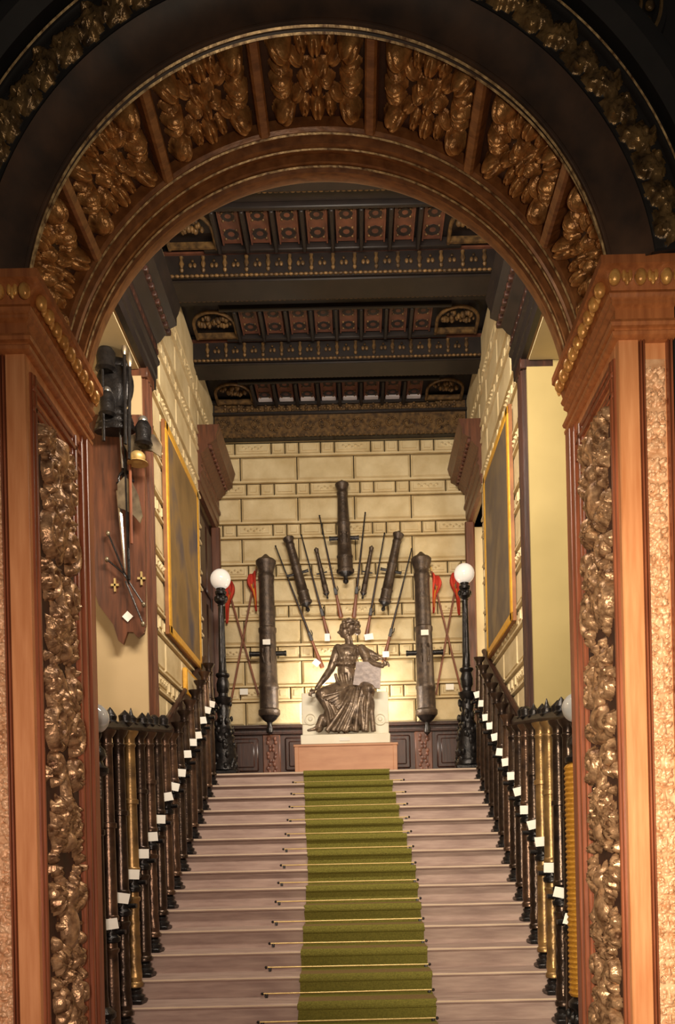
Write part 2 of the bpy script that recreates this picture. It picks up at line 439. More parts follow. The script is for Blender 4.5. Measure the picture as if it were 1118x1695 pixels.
for s, nm, pl in ((-1, 'wall_left', 'plaster_tan'), (1, 'wall_right', 'plaster_green')):
    m = MB()
    # stone stretch between the two openings, to the ceiling; stone above the portals
    stone(m, 8.15, 10.62, ZL-1.6, ZT, lambda u, z, h: (s*(XW-h), u, z), seed=5)
    stone(m, YF, 8.15, 6.7, ZT, lambda u, z, h: (s*(XW-h), u, z), seed=6)
    stone(m, 10.62, 12.0, 6.7, ZT, lambda u, z, h: (s*(XW-h), u, z), seed=7)
    m.box(s*XW, s*(XW+.3), 8.15, 10.62, 0, ZT+.2, 1)
    m.box(s*XW, s*(XW+.3), 5.12, 8.15, 6.18, ZT+.2, 1)
    m.box(s*XW, s*(XW+.3), 10.62, 12.2, 6.2, ZT+.2, 1)
    m.box(s*(XW-.0), s*(XW+.2), 5.12, 7.92, 0, 2.62, 2)
    struct(m.build(nm, ['stone', 'stone_joint', 'dark_wood'], smooth=False))
    m = MB()                                              # gallery beside the stairs
    m.box(s*(XW+.001), s*4.3, 7.92, 8.12, 1.9, 6.18)
    m.box(s*4.3, s*4.4, 5.12, 8.12, 1.9, 6.3); m.box(s*(XW+.2), s*4.3, 5.13, 7.9, 1.9, 2.0)
    struct(m.build(nm+'_gallery', pl, smooth=False))
    m = MB(); m.box(s*(XW+.02), s*4.35, 5.14, 7.91, 6.165, 6.3)
    struct(m.build('ceiling_gallery_' + nm[5:], 'plaster_cream', smooth=False))
# room behind the right portal
m = MB(); m.box(XW+.05, 3.6, YB, YB+.2, ZL, 6.2); m.box(3.6, 3.7, 10.4, 12.2, ZL, 6.3); m.box(XW+.3, 3.6, 10.3, 10.45, ZL, 6.3); m.box(XW+.05, 3.6, 10.4, 12.2, 6.2, 6.3)
struct(m.build('wall_side_room', 'plaster_cream', smooth=False))

# ---- ceiling
m = MB(); m.box(-1.95, 1.95, 5.12, 12.2, ZT+.1, ZT+.3)
struct(m.build('ceiling', 'ceiling_wood', smooth=False))
def cord(mb, x0, x1, y, z, r, mi=0):
    n = int((x1-x0)/.05)
    for i in range(n):
        a = x0 + (x1-x0)*(i+.5)/n
        mb.ball((a, y, z), r, 6, (1.6, 1, 1), mi)
NAMES_B = ['nearest the archway', 'in the middle of the hall', 'next to last before the back wall']
def frieze(mb, x0, x1, y, z0, z1, mi, step=.11):
    n = int((x1-x0)/step)
    for i in range(n):
        a = x0 + (i+.5)*(x1-x0)/n; h = z1-z0
        if i % 2 == 0:
            mb.lathe([(.012, z0), (.022, z0+h*.15), (.012, z0+h*.3), (.026, z0+h*.55), (.014, z0+h*.8), (.022, z1)], 8, Matrix.Translation((a, y, 0)), mi)
        else:
            for q in (-1, 1):
                mb.ball((a+q*.022, y, z0+h*.45), .02, 6, (1, .8, 1.3), mi); mb.ball((a, y, z0+h*.75), .016, 6, (1, .8, 1), mi)
for k, yb in enumerate((7.41, 8.91, 10.42)):
    t = thing('ceiling_beam', 'dark carved cross beam of the hall ceiling, ' + NAMES_B[k], 'ceiling beam', (0, yb, ZT-.25), 'carved ceiling beams')
    b = MB(); b.box(-XW, XW, 0, .38, 0, .36, bev=.02); b.box(-XW, XW, .03, .35, -.03, .0, bev=.01)
    b.build('beam_body', 'ceiling_wood', t)
    b = MB(); frieze(b, -1.6, 1.6, -.012, .045, .2, 0); b.build('carved_band', 'ceiling_gilt', t)
    b = MB(); cord(b, -XW+.03, XW-.03, -.01, .01, .016); cord(b, -XW+.03, XW-.03, .385, .01, .016); b.build('cord_moulding', 'ceiling_gilt', t)
    b = MB(); b.box(-XW, XW, -.03, .0, .225, .25); b.build('fillet', 'coffer_wood', t)
for k, (y0, y1) in enumerate(((7.79, 8.86), (9.29, 10.37), (10.80, 11.86))):
    t = thing('coffered_panel', 'row of reddish pierced ceiling coffers between gilt arched ends, ' + ['nearest the archway', 'middle row', 'row closest to the back wall'][k],
              'ceiling coffers', (0, y0, ZT), 'coffered ceiling panels')
    Ld = y1-y0; c0, c1 = Ld-.62, Ld-.06
    b = MB(); b.box(-XW, XW, 0, Ld, .04, .1); b.box(-XW, XW, 0, c0-.05, -.05, .04, bev=.02); b.box(-1.3, 1.3, c0-.05, c0, -.09, .04, 0, .01); b.box(-1.3, 1.3, c1, c1+.05, -.06, .04, 0, .01)
    b.build('panel_ground', 'ceiling_wood', t)
    nC = 8
    for i in range(nC):
        a0 = -1.14 + i*2.28/nC; a1 = a0+2.28/nC; b = MB()
        b.box(a0+.035, a1-.035, c0+.03, c1-.02, -.01, .045, 0, .01)
        b.box(a0-.015, a0+.025, c0, c1, -.10, .04, 1, .008)
        xm = (a0+a1)/2
        for yy, rr in (((c0+c1)/2-.12, .075), ((c0+c1)/2+.12, .085)):
            b.lathe([(rr*.95, .0), (rr*.9, -.014), (rr*.55, -.013), (.01, -.004)], 8, Matrix.Translation((xm, yy, 0)), 1)
            for q in range(4): b.ball((xm+rr*1.0*math.cos(q*PI/2+PI/4), yy+rr*1.0*math.sin(q*PI/2+PI/4), -.012), .014, 6, mi=2)
        for sx in (-1, 1): b.box(xm+sx*.085, xm+sx*.1, c0+.04, c1-.03, -.03, 0, 0)
        if k == 2: b.box(a0+.05, a1-.05, c1-.10, c1-.03, -.035, -.012, 3)
        b.build('coffer', ['coffer_wood', 'ceiling_wood', 'ceiling_gilt', 'ceiling_white'], t)
    for sx in (-1, 1):
        b = MB(); xc = sx*1.40; R0 = .235
        pts = [(xc+R0*math.cos(a), c1-.26-R0*math.sin(a)*1.1, -.05) for a in [PI*i/20 for i in range(21)]]
        b.tube([(xc+R0, c1-.02, -.05)] + pts + [(xc-R0, c1-.02, -.05)], .02, 8)
        rl = random.Random(4+k)
        for q in range(26):
            a = rl.uniform(0, PI); r_ = rl.uniform(.03, .19)
            b.ball((xc+r_*math.cos(a), c1-.24-r_*math.sin(a), -.03), rl.uniform(.018, .034), 6, (1, 1.2, 1.3))
        b.box(xc-R0, xc+R0, c1-.05, c1-.02, -.06, .0)
        b.build('arched_panel', 'ceiling_gilt', t)
# frieze under the ceiling on the back wall
t = thing('carved_frieze', 'dark carved scrollwork frieze crowning the back stone wall', 'frieze', (0, YB-.1, 7.42))
b = MB(); b.box(-XW, XW, -.06, .06, 0, .48); b.box(-XW, XW, -.11, -.06, .29, .33, bev=.01); b.box(-XW, XW, -.11, -.06, .44, .5, bev=.01); b.build('frieze_board', 'ceiling_wood', t)
b = MB(); rr = random.Random(2)
for i in range(15):
    xc = -1.6+i*3.2/14
    for q in range(16):
        a = q*.42; r_ = .085*(1-q/18); b.ball((xc+r_*math.cos(a)*1.1, -.075, .155+(-1)**i*r_*math.sin(a)), .015, 6)
for i in range(56): b.box(-1.7+i*.061, -1.7+i*.061+.035, -.1, -.05, .0, .035)
frieze(b, -1.6, 1.6, -.075, .335, .43, 0, .09)
b.box(-1.7, 1.7, -.066, -.055, .0, .30); b.box(-1.7, 1.7, -.068, -.05, .33, .44); b.build('scrollwork', 'ceiling_gilt', t)

# ================================================================== ARCHWAY
arch = thing('carved_archway', 'broad round arch of dark and gilt carved wood framing the staircase', 'arch', (0, 0, 0))
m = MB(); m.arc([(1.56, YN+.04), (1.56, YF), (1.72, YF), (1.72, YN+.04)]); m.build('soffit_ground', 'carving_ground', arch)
m = MB()      # far moulding, facing down into the opening
m.arc([(1.57, 4.90), (1.50, 4.90), (1.485, 4.915), (1.485, 4.935), (1.51, 4.95), (1.51, 4.97), (1.475, 4.985), (1.465, 5.01), (1.475, 5.035),
       (1.49, 5.045), (1.49, 5.08), (1.455, 5.09), (1.45, 5.115), (1.46, 5.14), (1.44, 5.15), (1.435, 5.21), (1.45, 5.24), (1.57, 5.24)], n=90)
m.build('inner_moulding', 'arch_wood', arch)
m = MB()
for rr_, yy, th_ in ((1.483, 4.925, .007), (1.463, 5.01, .006), (1.447, 5.115, .007)):
    m.arc([(rr_, yy-th_), (rr_-th_, yy), (rr_, yy+th_), (rr_+th_, yy)], n=90)
m.build('gilt_fillet', 'worn_gilding', arch)
m = MB()      # near edge moulding
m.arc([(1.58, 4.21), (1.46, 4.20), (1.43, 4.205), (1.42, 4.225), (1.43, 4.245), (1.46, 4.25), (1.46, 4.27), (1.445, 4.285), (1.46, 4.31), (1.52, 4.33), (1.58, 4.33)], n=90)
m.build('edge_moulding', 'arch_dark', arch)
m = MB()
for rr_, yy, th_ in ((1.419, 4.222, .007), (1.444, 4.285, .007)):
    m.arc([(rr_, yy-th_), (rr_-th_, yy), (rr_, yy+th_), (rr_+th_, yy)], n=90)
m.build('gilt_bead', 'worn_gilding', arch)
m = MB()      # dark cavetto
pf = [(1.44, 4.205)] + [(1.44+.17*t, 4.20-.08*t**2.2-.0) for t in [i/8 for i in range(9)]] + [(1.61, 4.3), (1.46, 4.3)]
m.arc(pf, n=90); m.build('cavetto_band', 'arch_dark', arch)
# leaf ring on the front
LR = Relief(.17, 4.86, .009); rr = random.Random(11); v = .03; i = 0
while v < 4.8:
    L = .2
    R_ = LR
    R_.leaf(-.05, v, PI/2-.35, L, .036, .05, 4); R_.leaf(.05, v+.03, PI/2+.35, L, .036, .045, 4)
    R_.scroll(0.03*(-1)**i, v+.1, .045, 1.2, 0, (-1)**i, .014, .045); R_.dome(0.045*(-1)**(i+1), v+.06, .022, .04)
    R_.leaf(0, v+.02, PI/2, .1, .026, .055, 3)
    v += .15; i += 1
LR.h[:, 0] = LR.h[:, -1] = 0
m = MB(); Rm = 1.70
def mp_leaf(u, v, h):
    a = -math.radians(82) + v/Rm; r = Rm+u
    return (r*math.sin(a), 4.12-h, ZC+r*math.cos(a))
m.grid(LR.h, LR.u, LR.v, mp_leaf, .008)
m.build('leaf_band', ['front_carving', 'front_dark'], arch, angle=80)
m = MB(); m.arc([(1.60, 4.13), (1.80, 4.13), (1.80, 4.36), (1.60, 4.36)]); m.arc([(1.785, 4.11), (1.795, 4.095), (1.815, 4.09), (1.83, 4.10), (1.835, 4.15), (1.785, 4.15)], n=90)
m.build('outer_ring', 'front_dark', arch)
m = MB(); m.arc([(1.800, 4.086), (1.805, 4.079), (1.81, 4.086), (1.805, 4.092)], n=90); m.build('outer_gilt_line', 'worn_gilding', arch)
m = MB(); m.arc([(1.84, 4.15), (1.84, 4.05), (1.90, 4.0), (1.98, 4.02), (2.02, 4.06), (2.04, 4.36), (1.84, 4.36)], n=80); m.build('outer_moulding', 'front_dark', arch)
# coffers with big foliage rosettes
ro = Relief(.56, .56, .0065); ro.v -= .0
cu, cv = 0, .28
def lobe(u, v, ang, L, Wd, h):
    w = ro.win(u, v, L*1.1); ca, sa = math.cos(ang), math.sin(ang)
    a = ((ro.U[w]-u)*ca + (ro.V[w]-v)*sa)/L; b_ = (-(ro.U[w]-u)*sa + (ro.V[w]-v)*ca)/Wd
    q_ = np.clip(1-a*a-b_*b_, 0, 1)
    ro.put(w, h*np.sqrt(q_)*(1-.3*np.exp(-(b_/.14)**2)*(a < .75)))
for q in range(4):                      # four corner clusters of fleshy tulip-shaped leaves
    a = q*PI/2 + PI/4; ca_, sa_ = math.cos(a), math.sin(a)
    lobe(cu+.26*ca_, cv+.26*sa_, a, .072, .058, .10)
    for d_ in (-1, 1):
        lobe(cu+.20*math.cos(a+d_*.42), cv+.20*math.sin(a+d_*.42), a+d_*.6, .058, .030, .06)
    lobe(cu+.15*ca_, cv+.15*sa_, a, .06, .032, .055)
for q in range(4):                      # side leaves
    a = q*PI/2; lobe(cu+.19*math.cos(a), cv+.19*math.sin(a), a, .064, .042, .08)
for q in range(5):
    a = q*2*PI/5+.3; lobe(cu+.058*math.cos(a), cv+.058*math.sin(a), a, .045, .034, .07)
lobe(cu, cv, 0, .026, .026, .09)
ro.h[0, :] = ro.h[-1, :] = 0; ro.h[:, 0] = ro.h[:, -1] = 0
SO = 1.555
def mp_ros(u, v, h):
    a = u/SO; r = SO-h*1.15
    return (r*math.sin(a), 4.335 + v, r*math.cos(a))
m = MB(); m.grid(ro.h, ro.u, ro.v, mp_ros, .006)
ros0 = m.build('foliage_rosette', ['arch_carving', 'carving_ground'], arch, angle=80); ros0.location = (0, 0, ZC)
mb_ = MB()
for sx in (-1,):
    a0, a1 = math.radians(-13.0), math.radians(-10.6); pr = []
    for a, r in ((a0, 1.57), (a0, 1.49), (a0+.008, 1.475), (a1-.008, 1.475), (a1, 1.49), (a1, 1.57)): pr.append((r*math.sin(a), r*math.cos(a)))
    mb_.prism(pr, 4.33, 4.905)
bar0 = mb_.build('dividing_bar', 'arch_wood', arch); bar0.location = (0, 0, ZC)
for k in range(-3, 5):
    ang = math.radians(22.9)*k
    if k not in (0, 4):
        c = ros0.copy(); COL.objects.link(c); c.rotation_euler = (0, ang, 0); c.parent = arch
    if k != 0:
        c = bar0.copy(); COL.objects.link(c); c.rotation_euler = (0, ang, 0); c.parent = arch
bar0.rotation_euler = (0, 0, 0)
# spandrel medallions high on the front wall
for s, side in ((1, 'right'), (-1, 'left')):
    px, py = (1025, -25) if s > 0 else (22, -5)
    x, z = P(px, py, 4.2)
    t = thing('round_medallion', 'dark round gilt-edged medallion high above the arch, top %s corner' % side, 'medallion', (x, 4.34, z), 'medallions above the arch')
    b = MB(); Mx = Matrix.Rotation(PI/2, 4, 'X')
    b.lathe([(.01, .02), (.1, .03), (.13, .05), (.16, .03), (.2, .02), (.235, .05), (.27, .03), (.28, 0), (.01, 0)], 40, Mx); b.build('disc', 'front_dark', t)
    b = MB()
    for R0, r_, hh in ((.235, .01, .055), (.135, .009, .055)):
        b.tube([(R0*math.cos(a), -hh, R0*math.sin(a)) for a in [2*PI*i/48 for i in range(49)]], r_, 6)
    for i in range(14):
        a = 2*PI*i/14; b.ball((.185*math.cos(a), -.035, .185*math.sin(a)), .026, 7, (1, .7, 1))
    b.build('gilt_rim', 'front_carving', t)
    # leaf spray under the medallion
    x, z = P(1062 if s > 0 else 10, 130, 4.2)
    b = MB(); rl = random.Random(8)
    for i in range(22):
        tt = i/21; Mr = Matrix.Rotation(rl.uniform(-.9, .9), 4, 'Y')
        b.ball((rl.uniform(-.05, .05)+.03*math.sin(tt*9), -.03, .42*(tt-.5)), rl.uniform(.028, .045), 8, (.6, .5, 1.6), M=Mr)
    o = b.build('leaf_spray', 'front_carving'); o.location = (x, 4.34, z)
    tag(o, 'gilt carved leaf spray beneath the %s medallion beside the arch' % side, 'carving', 'leaf sprays by the arch')

# ================================================================== PILLARS
def pillar(s, side, seed):
    t = thing('archway_pillar', 'tall reddish wooden pillar with carved foliage panels holding the %s end of the arch' % side, 'pillar', (s*XJ if s > 0 else -1.435, YN, 0), 'pillars of the archway')
    L = lambda x, y=0: (x, y)
    X = lambda x: s*(x)                 # local x: 0 at the inner face, + away from the opening
    b = MB()
    b.box(X(0), X(.105), 0, .05, 0, 4.2, bev=.006)               # plain front board
    b.box(X(.0), X(.27), .05, .97, 0, 4.2)
    b.box(X(.105), X(.27), .03, .05, 0, 4.2)
    b.build('shaft', 'pillar_wood', t)
    b = MB()                                                    # front mouldings between board and carved strip
    for a, w_, d_ in ((.108, .010, .018), (.122, .008, .03), (.242, .008, .02), (.253, .014, .03)):
        b.box(X(a), X(a+w_), -.002-d_*.3, .05, 0, 4.18, bev=.004)
    # inner reveal: frame mouldings round the carved panel
    for y0, y1, d_ in ((.045, .065, .012), (.07, .095, .02), (.10, .112, .008), (.655, .67, .01), (.68, .71, .022), (.72, .735, .012), (.765, .80, .03), (.82, .84, .014), (.87, .97, .028)):
        b.box(X(-d_), X(.01), y0, y1, 0, 4.12 if y0 < .8 else 4.19, bev=.005)
    for z0, z1, d_ in ((3.93, 3.96, .02), (3.98, 4.0, .01), (4.03, 4.06, .022), (4.09, 4.12, .014)):
        b.box(X(-d_), X(.01), .05, .8, z0, z1, bev=.005)
    b.build('frame_moulding', 'pillar_frame', t)
    R = candelabra(.53, 3.93, .0085, seed, .068)
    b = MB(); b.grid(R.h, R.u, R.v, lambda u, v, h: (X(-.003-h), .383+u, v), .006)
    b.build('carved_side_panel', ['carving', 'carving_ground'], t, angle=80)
    R = candelabra(.105, 4.10, .0048, seed+5, .024)
    b = MB(); b.grid(R.h, R.u, R.v, lambda u, v, h: (X(.186+u), .028-h*1.1, v), .003)
    b.build('carved_front_strip', ['pale_carving', 'pale_carving'], t, angle=80)
    # capital wrapping front and reveal
    path = [(X(.275), 0), (X(0), 0), (X(0), .97)]
    if s < 0: path = path[::-1]
    pr = [(-.03, 4.18), (.012, 4.18), (.03, 4.19), (.034, 4.205), (.02, 4.215), (.02, 4.225), (.038, 4.23), (.044, 4.245), (.036, 4.262), (.012, 4.268),
          (.012, 4.325), (.02, 4.33), (.034, 4.338), (.034, 4.352), (.026, 4.356), (.044, 4.366), (.05, 4.38), (.044, 4.394), (.036, 4.40),
          (.046, 4.43), (.07, 4.47), (.094, 4.487), (.1, 4.49), (.1, 4.53), (-.03, 4.53)]
    b = MB()
    sgn = 1 if s > 0 else -1
    # out must point away from the pillar: travel direction chosen so that left = outward
    pth = [(X(.275), 0), (X(0), 0), (X(0), .97)]
    if s < 0: b.sweep([(-o, z) for o, z in pr], pth)
    else: b.sweep(pr, pth)
    cap = b.build('capital', 'capital_wood', t)
    b = MB()
    def egg(x, y, nx, ny):
        b.ball((x+nx*.075, y+ny*.075, 4.438), .034, 10, (.85, .85, 1.15))
    def dart(x, y, nx, ny):
        for q in (-1, 0, 1):
            tx, ty = -ny, nx
            b.ball((x+nx*.066+tx*q*.015, y+ny*.066+ty*q*.015, 4.44+(.014 if q else -.004)), .016, 6, (.8, .8, 2.0))
    for i in range(3): egg(X(-.03+.124*i), 0, 0, -1); dart(X(.032+.124*i), 0, 0, -1)
    for i in range(9): egg(0, .02+.108*i, -s, 0); dart(0, .074+.108*i, -s, 0)
    b.build('egg_and_dart', 'gilding', cap)
    return t
pillar(-1, 'left', 21); pillar(1, 'right', 37)

# ================================================================== SIDE OPENINGS: posts and entablatures
for s, side in ((-1, 'left'), (1, 'right')):
    t = thing('gallery_post', 'dark fluted wooden post at the edge of the %s stone wall under the hall cornice' % side, 'post', (s*XW, 7.95, 0), 'posts beside the side openings')
    b = MB()
    b.box(s*-.03, s*.25, 0, .2, 1.2, 6.2)
    for i in range(3): b.tube([(s*-.035, .03+.065*i, 1.2), (s*-.035, .03+.065*i, 6.1)], .018, 8)
    b.tube([(s*.02, -.01, 1.2), (s*.02, -.01, 6.1)], .015, 8); b.tube([(s*.12, -.012, 1.2), (s*.12, -.012, 6.1)], .015, 8)
    b.box(s*-.06, s*.25, -.03, .23, 6.1, 6.2, bev=.01)
    b.build('post', 'dark_wood' if s > 0 else 'red_wood', t)
    for (y0, y1, far) in ((YF+.03, 8.3, 0), (10.55, 11.93, 1)):
        nm = 'far entablature above the %s landing doorway' % side if far else 'near entablature above the %s gallery opening' % side
        e = thing('entablature', 'stepped dark wooden ' + nm, 'cornice', (s*XW, y0, 0), 'wooden entablatures of the side walls')
        pr = [(.0, 6.18), (.05, 6.18), (.05, 6.28), (.065, 6.29), (.065, 6.40), (.09, 6.42), (.09, 6.45), (.07, 6.46), (.07, 6.62), (.10, 6.64), (.14, 6.69), (.16, 6.70),
              (.16, 6.74), (.24, 6.78), (.26, 6.79), (.26, 6.86), (.28, 6.90), (.30, 6.97), (.0, 6.97)]
        b = MB(); Ln = y1-y0; n = len(pr)
        b.add([(-s*o, 0, z) for o, z in pr] + [(-s*o, Ln, z) for o, z in pr],
              [tuple(range(n)), tuple(range(2*n-1, n-1, -1))] + [(i, (i+1) % n, n+(i+1) % n, n+i) for i in range(n)])
        b.build('cornice', 'red_wood' if far else 'ceiling_wood', e)
        b = MB()
        q = 0
        while q*.11 < Ln-.08:
            y = .05+q*.11; b.box(-s*.14, -s*.2, y, y+.06, 6.705, 6.755, bev=.008); b.ball((-s*.072, y+.03, 6.54), .022, 7, (.4, 1, 1.2)); q += 1
        b.box(-s*.05, -s*.165, .02, Ln-.02, 6.70, 6.72); b.box(-s*.05, -s*.074, .02, Ln-.02, 6.50, 6.58); b.build('carved_frieze_band', 'coffer_wood' if far else 'dark_wood', e)
    # landing portal jambs
    t = thing('doorway_jamb', 'reddish moulded door jamb beside the back wall on the %s of the landing' % side, 'door jamb', (s*XW, 11.75, ZL), 'landing doorway jambs')
    b = MB(); b.box(s*-.07, s*.03, 0, .2, 0, 3.46, bev=.01); b.box(s*-.1, s*.02, -.02, .05, 0, 3.46, bev=.01); b.box(s*-.11, s*.04, -.04, .22, 0, .25, bev=.01)
    b.build('jamb', 'red_wood', t)
    t = thing('doorway_jamb', 'narrow dark door jamb between the %s stone wall and the landing doorway' % side, 'door jamb', (s*XW, 10.6, ZL), 'landing doorway jambs')
    b = MB(); b.box(s*-.02, s*.2, 0, .07, 0, 3.46, bev=.01); b.tube([(s*-.022, .03, 0), (s*-.022, .03, 3.4)], .012, 8); b.build('jamb', 'dark_wood', t)
b = MB(); b.box(-XW-.04, -XW-.1, 10.68, 11.76, ZL, 6.18)
for i in range(2):
    for z0, z1 in ((.15, 1.1), (1.25, 2.3), (2.45, 3.3)):
        b.box(-XW+.0, -XW-.05, 10.76+i*.5, 11.16+i*.5, ZL+z0, ZL+z1, bev=.02)
struct(b.build('door_1', 'dark_wood'))

for s, side in ((-1, 'left'), (1, 'right')):
    b = MB(); y0, y1 = 8.13, 10.55; x0, x1 = s*(XW-.002), s*(XW-.075)
    pl_ = [(y0, 1.2), (y1, 2.7), (y1, RI/TR*(y1-5.2)+1.3), (y0, RI/TR*(y0-5.2)+1.36)]
    b.add([(x0, y, z) for y, z in pl_]+[(x1, y, z) for y, z in pl_], [(0, 1, 2, 3), (7, 6, 5, 4)]+[(i, (i+1) % 4, 4+(i+1) % 4, 4+i) for i in range(4)])
    b.tube([(s*(XW-.06), pl_[3][0], pl_[3][1]), (s*(XW-.06), pl_[2][0], pl_[2][1])], .03, 8)
    struct(b.build('baseboard_'+side, 'dark_wood', smooth=False))
# wainscot on the back wall
for s, side in ((-1, 'left'), (1, 'right')):
    t = thing('wainscot_panel', 'dark panelled wainscot below the stone on the %s of the statue' % side, 'wainscot', (0, YB-.02, ZL), 'wainscot of the back wall')
    b = MB(); x0, x1 = s*.35, s*(XW-.08)
    b.box(x0, x1, -.03, .02, 0, .82); b.box(x0, x1, -.09, 0, .76, .80, bev=.012); b.box(x0, x1, -.07, 0, .68, .71, bev=.01); b.box(x0, x1, -.06, 0, 0, .12, bev=.01)
    for i in range(2):
        a = s*(.5+i*.72); c = s*(.5+i*.72+.36); b.box(a, c, -.05, 0, .18, .64, bev=.02)
        b.box(a+s*.05, c-s*.05, -.065, 0, .23, .59, bev=.02)
    b.build('panelling', 'dark_wood', t)
    b = MB(); xs = s*1.04
    b.box(xs-.12, xs+.12, -.06, 0, .12, .68, 0, .01)
    for i in range(10):
        for q in (-1, 1): b.ball((xs+q*.035*(1+math.sin(i*1.7)*.6), -.065, .17+.05*i), .022, 7, (1, .6, 1.3), 1)
    b.build('carved_pilaster', ['red_wood', 'coffer_wood'], t)

# ================================================================== STAIRS
st = thing('staircase', 'wide straight flight of pinkish stone steps climbing to the landing', 'staircase', (0, 5.5, 0))
st0 = None
for k in range(1, NST+1):
    if st0 is None:
        b = MB(); b.box(-XW, XW, .0, .34, -RI, -.035, 0); b.box(-XW, XW, -.036, .34, -.032, 0, 0, .009)
        b.box(-XW, XW, -.038, -.03, -.016, -.006, 1)
        o = st0 = b.build('step', ['step_stone', 'step_edge'], st)
    else:
        o = st0.copy(); COL.objects.link(o); o.parent = st
    o.location = (0, TR*(k-1), RI*k)
# green carpet
def cx(D):
    pts = [(4.0, .16), (6.2, .165), (7.0, .155), (7.6, .15), (8.25, .15), (9.3, .067), (10.26, 0)]
    for (a, b_), (c, d) in zip(pts, pts[1:]):
        if a <= D <= c: return b_ + (d-b_)*(D-a)/(c-a)
    return 0
line = [(4.3, 0.008), (5.49-.012, .008)]
for k in range(1, NST+1):
    yf = 5.5+TR*(k-1)-.036; z = RI*k
    line += [(yf+.022, z-.15), (yf+.016, z-.045), (yf-.012, z-.036), (yf-.014, z-.008), (yf-.004, z+.010), (yf+.012, z+.012)]
    if k < NST: line += [(yf+TR-.09, z+.012), (yf+TR+.012, z+.012)]
    else: line += [(yf+.2, z+.012)]
b = MB(); n = 13
vs = []
rnd = random.Random(5)
for (y, z) in line:
    wob = rnd.uniform(-.006, .006)
    for i in range(n): vs.append((cx(y)+wob+(-.505+1.01*i/(n-1)), y, z))
vb = [(x, y+.006, z-.010) for x, y, z in vs]; N = len(vs); rows = len(line)
fs = [(i*n+j, i*n+j+1, (i+1)*n+j+1, (i+1)*n+j) for i in range(rows-1) for j in range(n-1)]
fs += [(N+i*n+j, N+(i+1)*n+j, N+(i+1)*n+j+1, N+i*n+j+1) for i in range(rows-1) for j in range(n-1)]
for i in range(rows-1):
    fs += [(i*n, (i+1)*n, N+(i+1)*n, N+i*n), (i*n+n-1, N+i*n+n-1, N+(i+1)*n+n-1, (i+1)*n+n-1)]
b.add(vs + vb, fs)
for i in range(rows-1):
    if line[i+1][0]-line[i][0] > .15:
        for j in range(n-1): b.m[i*(n-1)+j] = 1
tag(b.build('stair_carpet', ['carpet', 'carpet_worn'], angle=50), 'olive green carpet runner down the middle of the stairs', 'carpet')
# brass rods
rod0 = None
for q, k in enumerate(range(16, 1, -1)):
    lbl = 'thin brass stair rod across the green carpet, %s from the top of the flight' % ORD[q]
    if rod0 is None:
        t = thing('stair_rod', lbl, 'stair rod', (0, 0, 0), 'brass rods holding the stair carpet')
        b = MB(); b.tube([(-.63, 0, 0), (.66, 0, 0)], .0055, 8); b.build('rod', 'brass', t)
        for x in (-.63, .67):
            b = MB(); b.ball((x, 0, 0), .012, 8); b.box(x-.012+.03*(1 if x < 0 else -1), x+.012+.03*(1 if x < 0 else -1), -.006, .012, -.032, .0, bev=.003); b.build('finial', 'iron', t)
        rod0 = t; o = t
    else:
        o = copy_tree(rod0); o['label'] = lbl
    o.location = (.0, 5.5+TR*k-.062, RI*k+.0345)
    o.rotation_euler = (0, random.Random(k).uniform(-.004, .006), 0)

# ================================================================== BALUSTRADES OF GUN BARRELS
def baluster(kind, H, matn):
    """list of (name, MB, material)"""
    parts = []
    b = MB(); b.box(-.06, .06, -.06, .06, 0, .035, bev=.008)
    b.lathe([(.055, .035), (.058, .06), (.04, .075), (.046, .1), (.03, .12), (.03, .125)], 16); parts.append(('foot', b, 'iron'))
    b = MB()
    lo = [(.03, .12), (.05, .125), (.052, .15), (.042, .165), (.046, .2)] + [(.046-.008*i/14, .2+.56*i/14) for i in range(15)] + [(.045, .77), (.047, .79), (.037, .80), (.036, .84)]
    if kind == 'spiral': b.lathe(lo, 24, flute=(5, .22, .21, .755), twist=11)
    else: b.lathe(lo, 18)
    parts.append(('lower_barrel', b, matn))
    b = MB(); b.lathe([(.038, .83), (.052, .84), (.054, .87), (.04, .885), (.04, .93), (.052, .945), (.05, .97), (.036, .98)], 16)
    b.tube([(-.085, 0, .905), (.085, 0, .905)], .017, 10); b.ball((0, -.045, .93), .022, 8, (1, 1, 1.6))
    parts.append(('collar', b, 'iron'))
    b = MB(); q = H-.98
    up = [(.036, .975), (.046, .985), (.048, 1.01), (.042, 1.02)] + [(.042-.01*i/8, 1.02+(q-.16)*i/8) for i in range(9)] + \
         [(.038, H-.11), (.038, H-.1), (.03, H-.09), (.031, H-.055), (.05, H-.02), (.056, H), (.02, H), (.018, H-.02)]
    zr = .98+q*.5; up = sorted([p for p in up[:13]], key=lambda p: p[1]) + up[13:]
    b.lathe(up, 18)
    if H > 1.7: b.lathe([(.04, zr-.02), (.047, zr-.015), (.047, zr+.015), (.04, zr+.02)], 16)
    parts.append(('upper_barrel', b, matn))
    return parts
kindsL = {4: 'spiral', 3: 'spiral', 6: 'spiral', 8: 'spiral'}
def top_z(D, k):
    return 2.60+.13*(D-5.95) if D < 8.1 else RI*k + 1.42
mats_cycle = ['bronze_dark', 'bronze_brown', 'bronze_dark', 'bronze_gold', 'bronze_dark', 'bronze_brown', 'bronze_dark']
cache = {}
